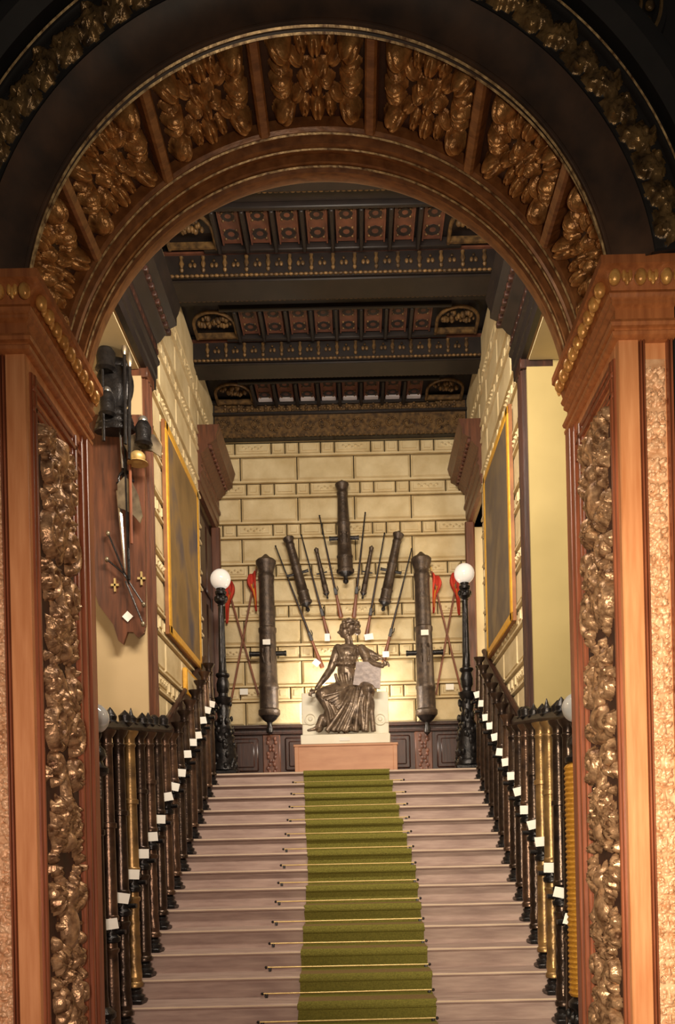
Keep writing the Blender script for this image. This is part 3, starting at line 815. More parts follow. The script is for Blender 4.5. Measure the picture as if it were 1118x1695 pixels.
for s, side in ((-1, 'left'), (1, 'right')):
    for k in range(2, 17):
        y = 5.5+TR*(k-1)+.13; z = RI*k; H = round(top_z(y, k)-z, 3)
        if s < 0: mt = {2: 'bronze_brown', 3: 'bronze_dark', 4: 'bronze_gold', 5: 'bronze_dark', 6: 'bronze_brown', 7: 'bronze_dark', 8: 'bronze_brown'}.get(k, 'bronze_dark' if k % 3 else 'bronze_brown')
        else: mt = {2: 'bronze_dark', 3: 'bronze_dark', 4: 'bronze_gold', 5: 'bronze_gold', 6: 'bronze_dark', 7: 'bronze_brown', 10: 'bronze_brown'}.get(k, 'bronze_dark')
        kd = 'spiral' if k in (3, 4, 6, 9) else 'plain'
        look = {'bronze_dark': 'dark', 'bronze_brown': 'brown', 'bronze_gold': 'brass-coloured'}[mt]
        t = thing('gun_barrel_baluster', '%s upright gun barrel with a white card in the %s balustrade, %s up the stairs' % (look, side, ORD[k-2]), 'baluster',
                  (s*1.57, y, z), 'upright gun barrels of the %s balustrade' % side)
        t.rotation_euler = (0, 0, s*.08); t.scale = (1.25, 1.25, 1)
        key = (kd, H, mt)
        if key not in cache:
            cache[key] = [b.build(nm, mm, t) for nm, b, mm in baluster(kd, H, mt)]
        else:
            for src in cache[key]:
                c = src.copy(); COL.objects.link(c); c.parent = t
        rn = random.Random(k*7+s)
        b = MB(); cs = .036; a = rn.uniform(-.25, .25)
        b.box(-cs*1.15, cs*1.15, -.002, .002, -cs, cs)
        c = b.build('label_card', 'card', t); c.location = (-s*.03, -.082, .955+rn.uniform(-.03, .03)); c.rotation_euler = (0, a, -s*.5+rn.uniform(-.2, .2))
    # rails
    t = thing('stair_handrail', 'dark iron rail running through the gun barrels of the %s balustrade' % side, 'handrail', (s*1.64, 5.7, 0), 'rails of the balustrades')
    b = MB()
    b.tube([(0, -.02, .16+.84), (0, 4.55, .16+.84+4.57*RI/TR)], .016, 8); b.build('sloping_rail', 'iron', t)
    b = MB()
    pts = [(0, .1, 2.6), (0, 1.2, 2.76), (0, 2.3, 2.9), (0, 2.45, 2.94)]
    for i in range(len(pts)-1):
        p, q = pts[i], pts[i+1]
        b.add([(x, p_[1], p_[2]+dz) for p_ in (p, q) for x, dz in ((-.05, -.03), (.05, -.03), (.06, .0), (.03, .04), (-.03, .04), (-.06, .0))],
              [(j, (j+1) % 6, 6+(j+1) % 6, 6+j) for j in range(6)] + [tuple(range(6)), tuple(range(11, 5, -1))])
    rl = random.Random(31)
    for i in range(9):
        y = .1+i*.27; zz = 2.62+.135*(y-.1); b.lathe([(.04, 0), (.06, .02), (.045, .035), (.05, .06+rl.uniform(0, .03)), (.02, .09+rl.uniform(0, .03)), (.003, .1+rl.uniform(0, .05))], 10, Matrix.Translation((rl.uniform(-.02, .02), y, zz)))
    b.build('top_rail', 'iron', t)

# newel lamps at the foot
def newel(s, side):
    t = thing('newel_lamp', ('dark fluted newel column with a glass globe at the foot of the left balustrade' if s < 0 else
              'yellow wound newel column with a glass globe at the foot of the right balustrade'), 'newel lamp', (s*1.575, 5.68, RI), 'newel lamps at the foot of the stairs')
    b = MB(); b.box(-.13, .13, -.13, .13, 0, .1, bev=.02); b.lathe([(.12, .1), (.13, .14), (.1, .17), (.11, .3), (.085, .42), (.07, .5), (.1, .53), (.1, .56), (.06, .6)], 20)
    rl = random.Random(3)
    for i in range(30):
        a = rl.uniform(0, 6.28); z = rl.uniform(.16, .5); r_ = .1; b.ball((r_*math.cos(a), r_*math.sin(a), z), .022, 6, (1, 1, 1.7))
    b.build('base', 'iron', t)
    b = MB()
    if s < 0:
        b.lathe([(.06, .6), (.055, .65)] + [(.052-.008*i/20, .66+1.05*i/20) for i in range(21)] + [(.056, 1.72), (.056, 1.75), (.04, 1.76)], 20)
        b.lathe([(.045, 1.76), (.05, 1.78), (.052, 1.98), (.05, 2.1)], 32, flute=(10, .18, 1.77, 2.11))
        b.build('shaft', 'bronze_dark', t)
    else:
        pf = [(.085, .6)]
        for i in range(44): pf += [(.098, .62+i*.034), (.088, .637+i*.034)]
        b.lathe(pf + [(.06, 2.12)], 20); b.build('shaft', 'wound_yellow', t)
    b = MB(); b.lathe([(.05, 2.1), (.085, 2.12), (.09, 2.15), (.06, 2.17), (.05, 2.2), (.075, 2.23), (.07, 2.27), (.04, 2.3), (.03, 2.33), (.045, 2.36), (.05, 2.38), (.02, 2.39)], 20)
    b.build('capital', 'iron', t)
    b = MB(); b.ball((0, 0, 2.475), .1, 24); b.build('globe', 'globe_glass', t)
newel(-1, 'left'); newel(1, 'right')

# tall lamp posts on the landing
def lamp_post(s, side):
    t = thing('lamp_post', 'tall black ornate lamp post with a white globe on the %s of the landing' % side, 'lamp post', (s*1.47, 10.52, ZL), 'lamp posts at the top of the stairs')
    b = MB(); b.box(-.17, .17, -.14, .14, 0, .06, bev=.015)
    b.lathe([(.165, .06), (.16, .1), (.14, .13), (.15, .25), (.12, .4), (.13, .46), (.105, .5), (.115, .55), (.085, .6), (.09, .66), (.07, .7), (.085, .78), (.065, .84), (.1, .9), (.11, .93), (.06, .95), (.055, 1.0)], 20)
    rl = random.Random(9)
    for i in range(70):
        a = rl.uniform(0, 6.28); z = rl.uniform(.08, .86); r_ = .155-.08*z; b.ball((r_*math.cos(a), r_*math.sin(a), z), rl.uniform(.018, .03), 6, (1, 1, 1.7))
    b.build('base', 'iron', t)
    b = MB(); b.lathe([(.055, .98), (.075, 1.02), (.08, 1.1), (.06, 1.17), (.085, 1.2), (.085, 1.22), (.05, 1.24), (.052, 1.26)], 20)
    b.lathe([(.048, 1.25)] + [(.048-.012*i/10, 1.26+.78*i/10) for i in range(11)] + [(.045, 2.05), (.03, 2.07)], 24, flute=(8, .16, 1.27, 2.03)); b.build('shaft', 'iron', t)
    b = MB(); b.lathe([(.03, 2.06), (.07, 2.09), (.075, 2.12), (.04, 2.14), (.035, 2.16), (.065, 2.18), (.07, 2.21), (.05, 2.23), (.055, 2.25), (.02, 2.26)], 18)
    for i in range(6):
        a = i*PI/3; b.ball((.06*math.cos(a), .06*math.sin(a), 2.13), .025, 6, (1, 1, 1.5))
    b.build('globe_holder', 'iron', t)
    b = MB(); b.ball((0, 0, 2.365), .122, 26); b.build('globe', 'opal_glass', t)
lamp_post(-1, 'left'); lamp_post(1, 'right')

# ================================================================== PAINTINGS
def painting(s, y0, y1, z0, z1, lab, cm):
    t = thing('framed_painting', lab, 'painting', (s*(XW-.045), (y0+y1)/2, (z0+z1)/2), 'gilt framed paintings on the side walls')
    w_, h_ = (y1-y0)/2, (z1-z0)/2; fw = .09
    b = MB()
    for a0, a1, c0, c1 in ((-w_, w_, -h_, -h_+fw), (-w_, w_, h_-fw, h_), (-w_, -w_+fw, -h_, h_), (w_-fw, w_, -h_, h_)):
        b.box(-s*.01, -s*.05, a0, a1, c0, c1, 0, .012)
    b.box(-s*.0, -s*.035, -w_-.006, w_+.006, -h_-.006, h_+.006, 1)
    b.build('frame', ['gold_frame', 'frame_brown'], t)
    b = MB(); b.box(-s*.035, -s*.042, -w_+fw-.01, w_-fw+.01, -h_+fw-.01, h_-fw+.01); b.build('canvas', cm, t)
painting(-1, 8.5, 10.2, 3.92, 6.0, 'large dim brown painting in a gilt frame on the left stone wall', 'canvas_left')
painting(1, 8.45, 10.1, 3.96, 6.04, 'large dim olive painting in a bright yellow frame on the right stone wall', 'canvas_right')
t = thing('framed_plaque', 'small gilt framed plaque below the left painting', 'plaque', (-XW+.04, 9.6, 3.62))
b = MB(); b.box(0, .05, -.32, .32, -.14, .14, 0, .01); b.build('frame', 'gold_frame', t)
b = MB(); b.box(.045, .053, -.27, .27, -.1, .1); b.build('plaque_sheet', 'plaster_cream', t)

# ================================================================== BACK WALL TROPHY
YW = YB-.06
def orient(p0, p1, y):
    """muzzle p0 (px) top, breech p1 bottom; returns matrix placing local +Z from breech to muzzle, and length"""
    x0, z0 = P(*p0, y); x1, z1 = P(*p1, y)
    L = math.hypot(x0-x1, z0-z1); ang = math.atan2(x0-x1, z0-z1)
    return (x1, y, z1), ang, L
def cannon(p0, p1, y, r0, r1, lab, card=None, trun=.42, matn='cannon_metal', grp='cannons mounted on the back wall'):
    loc, ang, L = orient(p0, p1, y)
    t = thing('cannon', lab, 'cannon', loc, grp, (0, ang, 0))
    b = MB(); g = L
    pr = [(r1*.3, .10*g), (r1*1.02, .105*g), (r1*1.16, .115*g), (r1*1.16, .135*g), (r1*1.0, .145*g), (r1*.99, .25*g), (r1*1.06, .255*g), (r1*1.06, .27*g), (r1*.96, .28*g)]
    pr += [(r1*.96+(r0-r1*.96)*q/6, (.28+.56*q/6)*g) for q in range(1, 7)]
    pr.insert(12, (pr[11][0]*1.1, pr[11][1]+.012*g)); pr.insert(13, (pr[11][0]*1.1, pr[11][1]+.03*g)); pr.insert(14, (pr[11][0]*.97, pr[11][1]+.036*g))
    pr += [(r0*1.1, .865*g), (r0*1.1, .88*g), (r0*.98, .89*g), (r0*1.02, .91*g), (r0*1.35, .945*g), (r0*1.38, .962*g), (r0*1.15, .972*g), (r0*.75, .978*g), (r0*.2, 1.0*g), (.002, 1.0*g)]
    b.lathe(pr, 22)
    b.build('barrel', matn, t)
    b = MB(); b.lathe([(r1*1.0, .105*g), (r1*.7, .085*g), (r1*.3, .07*g), (r1*.22, .055*g), (r1*.36, .035*g), (r1*.34, .015*g), (.003, 0)], 14); b.build('cascabel', 'iron', t)
    for sx in (-1, 1):
        b = MB(); b.tube([(sx*r1*.7, -.01, trun*g), (sx*r1*1.85, -.01, trun*g)], r1*.26, 12); b.tube([(sx*r1*1.75, -.01, trun*g), (sx*r1*1.95, -.01, trun*g)], r1*.3, 12); b.build('trunnion', 'iron', t)
    if r1 > .08:
        for sx in (-1, 1):
            b = MB(); b.tube([(sx*r1*.35, -r1*.75, (trun-.06)*g), (sx*r1*.42, -r1*1.35, (trun-.03)*g), (sx*r1*.42, -r1*1.35, (trun+.01)*g), (sx*r1*.35, -r1*.75, (trun+.04)*g)], r1*.1, 8); b.build('lifting_handle', matn, t)
    if card is not None:
        b = MB(); b.box(-.05, .05, -.003, .003, -.035, .035); c = b.build('label_card', 'card', t); c.location = (0, -r1*1.25, card*g)
cannon((440, 918), (447, 1217), YW-.16, .100, .128, 'large dark bronze cannon hanging upright on the back wall left of the statue', .5, .45)
cannon((697, 914), (708, 1217), YW-.16, .100, .128, 'large dark bronze cannon hanging upright on the back wall right of the statue', .545, .45)
cannon((566, 795), (573, 967), YW-.12, .068, .104, 'dark cannon mounted upright at the top centre of the wall trophy', None, .44)
cannon((476, 886), (511, 1013), YW-.10, .056, .075, 'tilted cannon in the left half of the wall trophy', None, .5)
cannon((661, 879), (634, 1012), YW-.10, .056, .075, 'tilted cannon in the right half of the wall trophy', None, .5)
cannon((523, 906), (543, 992), YW-.06, .024, .038, 'short slim gun barrel just left of the top centre cannon', None, .5)
cannon((616, 903), (600, 992), YW-.06, .024, .038, 'short slim gun barrel just right of the top centre cannon', None, .5)
def musket(p0, p1, lab, y=YW-.05, stock=.45):
    loc, ang, L = orient(p0, p1, y)
    t = thing('musket', lab, 'musket', loc, 'long guns fanned out on the back wall', (0, ang, 0))
    b = MB(); b.tube([(0, 0, L*.22), (0, 0, L)], [.013, .009], 8); b.ball((0, 0, L*.995), .013, 6); b.build('barrel', 'iron', t)
    b = MB(); b.tube([(0, .012, 0), (0, .012, .02), (.0, .012, L*.2), (0, .012, L*.26), (0, .014, L*.7)], [.03, .034, .018, .017, .012], 8); b.build('stock', 'gun_wood', t)
    b = MB(); b.box(-.022, .022, -.02, .0, L*.22, L*.29, bev=.005); b.tube([(.02, -.01, L*.25), (.04, -.01, L*.27), (.035, -.01, L*.3)], .006, 6); b.build('lock', 'iron', t)
musket((456, 903), (534, 1105), 'musket at the far left of the wall fan, butt beside the statue')
musket((499, 885), (545, 1058), 'musket between the left tilted cannon and the short left barrel')
musket((529, 853), (565, 1022), 'musket with raised muzzle just left of the top centre cannon')
musket((605, 848), (586, 1022), 'musket with raised muzzle just right of the top centre cannon')
musket((637, 882), (606, 1058), 'musket between the right tilted cannon and the short right barrel')
musket((682, 908), (635, 1095), 'musket at the far right of the wall fan, butt beside the statue')
def cardw(px, py, lab, y=YW-.02, sx=.055, sz=.04, rot=0):
    x, z = P(px, py, y); b = MB(); b.box(-sx, sx, -.003, .003, -sz, sz); o = b.build('label_card', 'card'); o.location = (x, y, z); o.rotation_euler = (0, rot, 0)
    tag(o, lab, 'label card', 'white cards on the back wall')
cardw(404, 1145, 'white card on the stone wall under the left crossed flagpoles')
cardw(745, 1137, 'white card on the stone wall under the right crossed flagpoles')
cardw(524, 1097, 'white card at the butt of the far left musket', sx=.045, rot=.7, y=YW-.09)
cardw(542, 1055, 'white card at the butt of the second musket from the left', sx=.035, sz=.05, y=YW-.09)
cardw(611, 1054, 'white card right of the statue\'s head', sx=.06, rot=-.15, y=YW-.09)
cardw(639, 1083, 'white card at the butt of the far right musket', sx=.045, y=YW-.09)
# flags
def flagpole(p0, p1, lab, fl, y, sgn):
    loc, ang, L = orient(p0, p1, y)
    t = thing('flagpole', lab, 'flag', loc, 'crossed flagpoles on the back wall', (0, ang, 0))
    b = MB(); b.tube([(0, 0, 0), (0, 0, L*.96)], .014, 8); b.build('pole', 'gun_wood', t)
    b = MB(); b.lathe([(.012, L*.95), (.018, L*.96), (.012, L*.965), (.02, L*.98), (.002, L)], 8); b.build('spearhead', 'brass', t)
    # hanging cloth: a narrow folded swag
    b = MB(); rows = 14; nn = 9; z1 = L*.94; hgt = fl; ca, sa = math.cos(ang), math.sin(ang); vs = []
    for i in range(rows+1):
        tt = i/rows
        for j in range(nn):
            a = j/(nn-1); wx = (.05+.05*math.sin(7*tt)*(1-tt)+.05*(1-tt))*a*sgn*(1-.7*tt**3); wy = -.02-.028*math.sin(a*9+tt*3)
            wz = -hgt*tt - .06*a*(1-tt)
            # world-vertical hang, converted to the pole's tilted frame
            vs.append((wx*ca - wz*sa*0 + (-wz)*0 + wz*(-sa) - 0*sgn, wy, z1 + wz*ca + wx*sa))
    fs = []; ms = []
    for i in range(rows):
        for j in range(nn-1):
            fs.append((i*nn+j, i*nn+j+1, (i+1)*nn+j+1, (i+1)*nn+j)); ms.append(1 if 3 <= j <= 4 and sgn*1 and 3 < i < 12 else 0)
    b.v = vs; b.f = fs; b.m = ms
    o = b.build('flag_cloth', ['flag_red', 'flag_yellow'], t, angle=80); so = o.modifiers.new('solid', 'SOLIDIFY'); so.thickness = .004
flagpole((370, 945), (428, 1150), 'flagpole with red and yellow flag leaning behind the left lamp globe', .62, YW-.03, 1)
flagpole((427, 930), (378, 1185), 'flagpole with red flag leaning against the large left cannon', .55, YW-.05, -1)
flagpole((712, 935), (768, 1160), 'flagpole with red and yellow flag leaning against the large right cannon', .55, YW-.05, 1)
flagpole((762, 930), (722, 1150), 'flagpole with red flag leaning behind the right lamp globe', .62, YW-.03, -1)

# ================================================================== STATUE
PY = 10.62
t = thing('pedestal', 'low wide pinkish marble pedestal with raised border at the stair head', 'pedestal', (0, PY, ZL))
x0, _ = P(488, 1250, PY); x1, _ = P(658, 1250, PY); hp = .365
b = MB(); b.box(x0, x1, 0, .86, 0, hp, bev=.01); b.box(x0-.012, x1+.012, -.012, .87, hp-.03, hp, bev=.006)
b.box(x0, x0+.05, -.012, .02, 0, hp-.03, bev=.004); b.box(x1-.05, x1, -.012, .02, 0, hp-.03, bev=.004); b.box(x0, x1, -.012, .02, 0, .03, bev=.004)
b.build('block', 'pedestal_stone', t)
SY = 11.0; SC = SY/F_PX
stt = thing('seated_statue', 'dark bronze statue of a seated robed woman holding a tablet, on a pale marble seat', 'statue', (0, SY, ZL+hp))
Z0 = ZL+hp
def SP(cx_, cy_, dy=0):
    """point from the close-up of the statue; returns local coordinates of the statue"""
    px = 470+cx_*.1878; py = 1010+cy_*.1878
    x, z = P(px, py, SY+dy); return Vector((x, dy, z-Z0))
b = MB(); a0 = SP(165, 1140); a1 = SP(930, 1140)
b.box(a0.x, a1.x, -.36, .33, 0, .12, bev=.008); b.build('plinth', 'marble', stt)
b = MB(); zt = SP(0, 735).z
b.box(a0.x, a1.x, -.0, .31, .12, zt, bev=.008); b.box(a0.x-.0, a1.x+.0, -.012, .31, .30, .315, bev=.004)
for cx_ in (235, 850):
    q = SP(cx_, 960); b.lathe([(.075, .0), (.075, .02), (.06, .02), (.055, .005), (.03, .005), (.02, .02), (.002, .02)], 20, Matrix.Translation((q.x, 0, q.z+.0)) @ Matrix.Rotation(PI/2, 4, 'X'))
b.build('seat_block', 'marble', stt)
q = SP(540, 1108); b = MB(); b.box(q.x-.065, q.x+.065, -.366, -.36, .035, .08); b.build('label_card', 'card', stt)
# figure -- grown as one surface
b = MB()
def limb(pts, rs, n=14):
    P_ = [Vector(p) for p in pts]; out = []; ro_ = []
    for i in range(len(P_)-1):
        for j in range(6): out.append(P_[i].lerp(P_[i+1], j/6)); ro_.append(rs[i]+(rs[i+1]-rs[i])*j/6)
    out.append(P_[-1]); ro_.append(rs[-1]); b.tube(out, ro_, n)
    b.ball(out[0], rs[0]*.98, 10); b.ball(out[-1], rs[-1]*.98, 10)
hips = SP(600, 690, .05); waist = SP(545, 530, .02); chest = SP(560, 400, .0); neck = SP(585, 285, .0); head = SP(555, 195, -.02)
def ell(c, rx, ry, rz, rot=0): b.ball(c, 1.0, 16, (rx, ry, rz), M=Matrix.Rotation(rot, 4, 'Y'))
ell(hips, .185, .15, .12); ell(waist, .105, .09, .12); ell(SP(555, 470, 0), .13, .1, .11); ell(chest, .145, .105, .12); ell(SP(560, 345, .01), .155, .085, .07)
ell(SP(510, 430, -.075), .052, .05, .05); ell(SP(605, 425, -.08), .052, .05, .05)      # bust
for q in range(7): a = -.6+q*.2; ell(SP(545+130*math.sin(a*1.3), 468+10*math.cos(a*3), -.085*math.cos(a)), .022, .02, .014)
limb([waist, SP(570, 600, .03), hips], [.11, .13, .16])
limb([SP(570, 330, .01), SP(578, 290, 0), SP(568, 240, -.01)], [.066, .05, .05])
# head turned to its right (picture left)
ell(SP(572, 165, .0), .088, .08, .1); ell(SP(540, 190, -.01), .07, .06, .085, .15); ell(SP(520, 222, -.015), .034, .036, .032); b.ball(SP(486, 196, -.02), .017, 8, (1.4, .8, 1.1)); 
b.ball(SP(497, 214, -.02), .012, 8, (1, 1.6, .7)); b.ball(SP(500, 175, -.02), .02, 8, (1, 1.8, .8)); ell(SP(578, 200, -.085), .014, .012, .025)
# wreathed hair
rl = random.Random(12)
for q in range(90):
    a = rl.uniform(0, 2*PI); e = rl.uniform(-.25, 1.3); r_ = .105
    c = SP(585, 150, .0) + Vector((r_*1.05*math.cos(a)*math.cos(e), r_*.9*math.sin(a)*math.cos(e), r_*math.sin(e)*.9))
    if c.x < SP(500, 0).x and c.z < SP(0, 150).z: continue
    b.ball(c, rl.uniform(.016, .028), 6, (1.2, 1, 1))
ell(SP(590, 155, .01), .105, .09, .09); ell(SP(650, 190, .02), .045, .045, .045)
# arm on the picture's left, reaching down to the seat corner
sh = SP(478, 340, .0); el = SP(415, 520, -.03); wr = SP(290, 690, -.14)
limb([sh, SP(450, 430, -.01), el, SP(360, 600, -.08), wr], [.062, .06, .05, .046, .028])
ell(SP(470, 380, 0), .07, .07, .09, .3)
hd = SP(255, 715, -.16); ell(hd, .04, .022, .03, .5)
for q in range(4):
    st_ = hd + Vector((-.02+.012*q-.01, -.012, -.008-.004*q)); b.tube([st_, st_+Vector((-.02, -.012, -.016)), st_+Vector((-.022, -.006, -.038)), st_+Vector((-.01, .002, -.05))], [.0095, .009, .008, .007], 6)
b.tube([hd+Vector((.0, -.02, .01)), hd+Vector((-.02, -.034, .012)), hd+Vector((-.042, -.03, .004))], [.01, .0095, .008], 6)
b.tube([hd+Vector((-.01, -.02, .05)), hd+Vector((-.04, -.02, -.06))], .006, 6)
# arm on the picture's right, bent over the tablet
sh = SP(688, 345, .0); el = SP(740, 452, -.05); wr = SP(870, 492, -.15)
limb([sh, SP(720, 400, -.02), el], [.066, .066, .056]); limb([el, SP(800, 478, -.1), wr], [.052, .044, .028])
limb([SP(700, 350, .02), SP(780, 390, -.02), SP(868, 430, -.06)], [.05, .045, .02])   # sleeve
limb([SP(740, 400, .0), SP(820, 430, -.06)], [.05, .03])
hd = SP(895, 470, -.17); ell(hd, .034, .022, .034)
for q in range(4):
    st_ = hd + Vector((.012+.006*q, -.016, .02-.014*q)); b.tube([st_, st_+Vector((.022, -.014, -.006)), st_+Vector((.02, -.022, -.024)), st_+Vector((.004, -.022, -.03))], [.0095, .009, .008, .007], 6)
b.tube([hd+Vector((-.01, -.01, .02)), hd+Vector((-.02, -.015, .045)), hd+Vector((-.012, -.02, .062))], [.01, .0095, .008], 6)
# legs under the robe
knL = SP(335, 745, -.22); anL = SP(360, 1000, -.16); knR = SP(750, 705, -.24); anR = SP(640, 1010, -.2)
limb([SP(540, 690, .0), knL], [.115, .085]); limb([knL, SP(400, 880, -.18), anL], [.08, .06, .045])
limb([SP(660, 680, .0), knR], [.115, .085]); limb([knR, SP(720, 860, -.2), anR], [.08, .06, .05])
limb([anL, SP(270, 1048, -.26)], [.042, .026]); limb([SP(270, 1048, -.26), SP(215, 1060, -.27)], [.024, .016])
limb([anR, SP(590, 1045, -.32)], [.045, .03])
# robe: folds falling from lap to hem as ridges over a core
def fold(pts, r0, r1): 
    pts = [Vector(p) for p in pts]; out = []
    for k in range(13):
        u = k/12; n_ = len(pts)-1; i = min(int(u*n_), n_-1); f = u*n_-i; out.append(pts[i].lerp(pts[i+1], f))
    for _ in range(2): out = [out[0]]+[(out[i-1]+out[i]*2+out[i+1])/4 for i in range(1, 12)]+[out[-1]]
    b.tube(out, [r0+(r1-r0)*k/12 for k in range(13)], 8)
for q in range(15):
    u = q/14
    hx = 385+u*370; dd = .03*(q % 2); w1, w2 = 26*math.sin(q*2.7), 22*math.sin(q*4.1+1); top = SP(600+u*150, 690+20*math.sin(q*2), -.14-.12*u-dd); mid = SP(500+u*270+w1, 850, -.25-dd); hem = SP(370+u*400+w2, 1070, -.26-.04*(q % 2))
    fold([top, mid, hem], .016+.009*abs(math.sin(q*1.7)), .026+.012*abs(math.sin(q*2.3)))
for q in range(6):
    u = q/5; fold([SP(640-10*q, 655+8*q, -.08), SP(500, 725+20*q, -.25), SP(345+12*q, 760+40*q, -.28+.01*q)], .024, .022)
for q in range(5): fold([SP(330+q*24, 770+q*16, -.29), SP(385+q*22, 900, -.27-.02*(q % 2)), SP(400+q*24, 1045, -.24)], .022, .026)
for q in range(4): fold([SP(650+q*25, 665, -.15), SP(740, 695+12*q, -.30), SP(790-q*10, 810+20*q, -.27), SP(785-q*28, 900+36*q, -.25)], .026, .02)
for q in range(5): fold([SP(455+q*45, 560, -.07-.02*math.sin(q)), SP(470+q*42, 620, -.09), SP(500+q*36, 690, -.12)], .022, .024)
for q in range(6): fold([SP(470+q*32, 350+abs(q-2.5)*-6, -.06), SP(500+q*20, 410, -.11), SP(490+q*26, 465, -.09)], .012, .014)
limb([SP(590, 700, .0), SP(570, 860, -.1), SP(560, 1000, -.14)], [.14, .17, .11]); limb([SP(690, 720, -.05), SP(680, 880, -.14), SP(670, 1000, -.16)], [.12, .12, .09])
limb([SP(480, 760, -.1), SP(470, 900, -.14), SP(450, 1000, -.16)], [.12, .12, .09])
limb([SP(340, 950, -.16), SP(310, 1040, -.2)], [.05, .055])
q0 = SP(220, 1068); q1 = SP(790, 1068)
ell(((q0.x+q1.x)/2, -.16, .128), .29, .165, .016)
fig = b.build('figure', 'statue_bronze', stt)
rm = fig.modifiers.new('remesh', 'REMESH'); rm.mode = 'VOXEL'; rm.voxel_size = .0068; rm.use_smooth_shade = True
sm = fig.modifiers.new('smooth', 'SMOOTH'); sm.iterations = 3; sm.factor = .5
b = MB()
A, B, C, D = SP(640, 455, -.10), SP(862, 455, -.12), SP(850, 690, -.22), SP(610, 655, -.2)
nrm = (B-A).cross(D-A).normalized()*.022
b.add([A, B, C, D, A+nrm, B+nrm, C+nrm, D+nrm], [(0, 1, 2, 3), (7, 6, 5, 4), (0, 4, 5, 1), (1, 5, 6, 2), (2, 6, 7, 3), (3, 7, 4, 0)])
b.build('tablet', 'tablet', stt)

# ================================================================== LEFT WEAPON BOARD
YT = 7.86
poly = [(118, 690), (236, 690), (241, 720), (243, 1036), (240, 1050), (231, 1058), (222, 1048), (213, 1048), (206, 1068), (198, 1062), (190, 1036), (178, 1020), (166, 1004), (158, 980), (140, 940), (118, 900)]
b = MB(); b.prism([P(x, y, YT) for x, y in poly], YT-.04, YT); bd = b.build('weapon_board', 'red_wood', smooth=False)
tag(bd, 'brown scalloped wooden board carrying old weapons in the left side opening', 'display board')
G = 'old weapons on the board in the left opening'
def wthing(name, label, cat): return thing(name, label, cat, (0, YT-.06, 0), G)
def loc(px, py, dy=0):
    x, z = P(px, py, YT-.06+dy); return Vector((x, dy, z))
t = wthing('broadsword', 'sword hanging point down with a bright blade on the weapon board', 'sword')
a, c = loc(196, 812, -.05), loc(207, 938, -.05)
b = MB(); w_ = Vector((.02, 0, 0)); b.add([a-w_, a+Vector((0, -.008, 0)), a+w_, a+Vector((0, .008, 0)), c-w_*.5, c+Vector((0, -.006, 0)), c+w_*.5, c+Vector((0, .006, 0)), c+Vector((.004, 0, -.06))],
  [(0, 1, 5, 4), (1, 2, 6, 5), (2, 3, 7, 6), (3, 0, 4, 7), (0, 3, 2, 1), (4, 5, 8), (5, 6, 8), (6, 7, 8), (7, 4, 8)]); b.build('blade', 'steel', t)
b = MB(); cc = loc(208, 795, -.05); b.tube([cc+Vector((.055*math.cos(q*PI/8), -.02, .07*math.sin(q*PI/8))) for q in range(17)], .012, 8); b.tube([loc(193, 800, -.05), loc(222, 796, -.05)], .012, 8); b.build('guard', 'iron', t)
b = MB(); b.tube([loc(205, 806, -.05), loc(203, 770, -.05)], .014, 8); b.ball(loc(203, 766, -.05), .022, 8); b.build('grip', 'iron', t)
t = wthing('pike', 'long thin pike standing upright above the sword hilt', 'pike')
b = MB(); b.tube([loc(192, 615, -.08), loc(203, 775, -.08)], .01, 8); b.build('shaft', 'steel', t)
t = wthing('battle_axe', 'broad dark fan-shaped axe blade in the middle of the weapon board', 'axe')
b = MB(); pl = [loc(199, 808), loc(210, 796), loc(222, 803), loc(233, 826), loc(240, 860), loc(236, 872), loc(224, 858), loc(210, 850), loc(200, 846)]
n = len(pl); b.add([p+Vector((0, -.09, 0)) for p in pl]+[p+Vector((0, -.07, 0)) for p in pl], [tuple(range(n)), tuple(range(2*n-1, n-1, -1))]+[(i, (i+1) % n, n+(i+1) % n, n+i) for i in range(n)]); b.build('blade', 'dull_steel', t, smooth=False)
b = MB(); b.tube([loc(206, 720, -.08), loc(214, 960, -.08)], .014, 8); b.build('shaft', 'iron', t)
t = wthing('halberd', 'tan curved halberd head jutting over the stone at the right of the weapon board', 'halberd')
b = MB(); pl = [loc(212, 748), loc(222, 733), loc(242, 728), loc(262, 732), loc(274, 750), loc(272, 768), loc(258, 758), loc(240, 756), (loc(224, 772))]
n = len(pl); b.add([p+Vector((0, -.14, 0)) for p in pl]+[p+Vector((0, -.115, 0)) for p in pl], [tuple(range(n)), tuple(range(2*n-1, n-1, -1))]+[(i, (i+1) % n, n+(i+1) % n, n+i) for i in range(n)]); b.build('blade', 'dull_steel', t, smooth=False)
b = MB(); b.tube([loc(214, 700, -.12), loc(218, 900, -.12)], .013, 8); b.build('shaft', 'gun_wood', t)
t = wthing('brass_helmet', 'small brass helmet below the tan halberd head', 'helmet')
b = MB(); b.ball(loc(228, 757, -.15), .062, 14, (1.1, 1, .9)); b.build('bowl', 'brass', t)
b = MB(); q = loc(228, 764, -.15); b.lathe([(.06, 0), (.09, -.012), (.092, -.018), (.06, -.008)], 18, Matrix.Translation(q)); b.build('brim', 'brass', t)
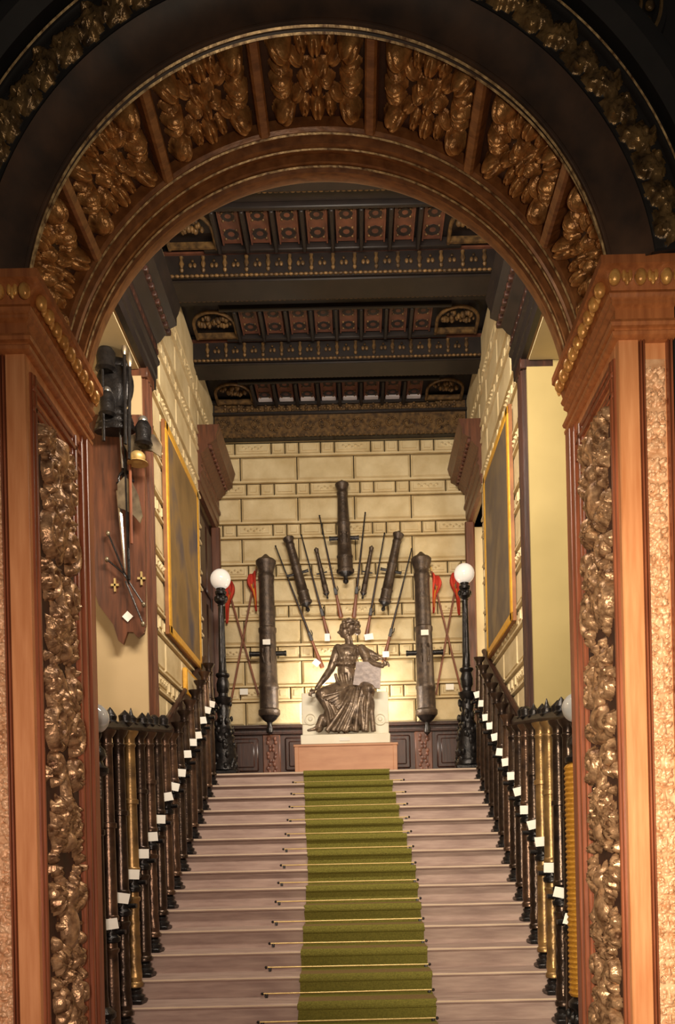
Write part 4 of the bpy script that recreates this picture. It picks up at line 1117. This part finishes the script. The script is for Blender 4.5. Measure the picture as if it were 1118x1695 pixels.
for i, (px, py, r_, lab) in enumerate(((175, 574, .05, 'highest'), (177, 648, .04, 'middle'), (237, 697, .042, 'lowest'))):
    t = wthing('steel_helmet', 'dark rounded steel helmet with a shining crown, %s of three on the weapon display' % lab, 'helmet')
    b = MB(); c = loc(px, py, -.2); b.ball(c, r_, 14, (1, 1, 1.1)); b.build('crown', 'steel', t)
    b = MB(); b.lathe([(r_*1.1, -.01), (r_*1.7, -.06), (r_*1.6, -.16), (r_*1.9, -.2), (r_*1.2, -.22), (.01, -.2)], 16, Matrix.Translation(c)); b.build('neck_guard', 'iron', t)
# dark breastplate bundle above the board
t = wthing('breastplate', 'black breastplate hanging at the top of the weapon display under the gallery ceiling', 'armour')
b = MB(); b.ball(loc(190, 640, -.1), .17, 16, (1, .5, 1.35)); b.ball(loc(190, 605, -.1), .12, 12, (1.2, .5, .6))
for i in range(3): b.lathe([(.13+.02*i, 0), (.15+.02*i, -.05), (.14+.02*i, -.06)], 16, Matrix.Translation(loc(190, 680+i*12, -.1)) @ Matrix.Diagonal((1, .5, 1, 1)))
b.build('plate', 'iron', t)
for q, (p0, p1) in enumerate((((168, 545), (172, 730)), ((206, 580), (208, 735)), ((215, 600), (214, 760)))):
    t = wthing('spear', 'dark upright spear beside the breastplate, %s from the left' % ORD[q], 'spear')
    b = MB(); b.tube([loc(*p0, -.24), loc(*p1, -.24)], .014, 8); b.build('shaft', 'iron', t)
    b = MB(); c = loc(*p0, -.24); b.lathe([(.014, -.02), (.03, .03), (.002, .12)], 8, Matrix.Translation(c-Vector((0, 0, .02)))); b.build('spearhead', 'dull_steel', t)
for q, (p0, p1, lab) in enumerate((((179, 883), (214, 967), 'head upper left'), ((177, 926), (212, 955), 'head lower left'), ((238, 1001), (205, 950), 'shorter one pointing right'), ((237, 1033), (208, 962), 'longer one pointing right'))):
    t = wthing('iron_mace', 'slim mace crossed near the foot of the weapon board, %s' % lab, 'mace')
    b = MB(); b.tube([loc(*p0, -.03-.01*q), loc(*p1, -.03-.01*q)], .008, 7); b.build('shaft', 'iron', t)
    b = MB(); b.ball(loc(*p0, -.03-.01*q), .02, 8, (1, 1, 1.3)); b.build('head', 'dull_steel', t)
for px, py, lab in ((190, 968, 'left'), (234, 957, 'right')):
    t = wthing('gilt_cross', 'tiny gilt cross on the %s of the crossed maces' % lab, 'cross')
    b = MB(); c = loc(px, py, .0); b.box(c.x-.008, c.x+.008, 0, .02, c.z-.06, c.z+.06); b.box(c.x-.035, c.x+.035, 0, .018, c.z-.01, c.z+.01); b.build('cross', 'brass', t)
c = loc(211, 1020, 0); b = MB(); b.box(-.035, .035, -.004, .004, -.035, .035); o = b.build('label_card', 'card'); o.location = (c.x, YT-.05, c.z); o.rotation_euler = (0, PI/4, 0)
tag(o, 'white diamond-set card at the foot of the weapon board', 'label card')
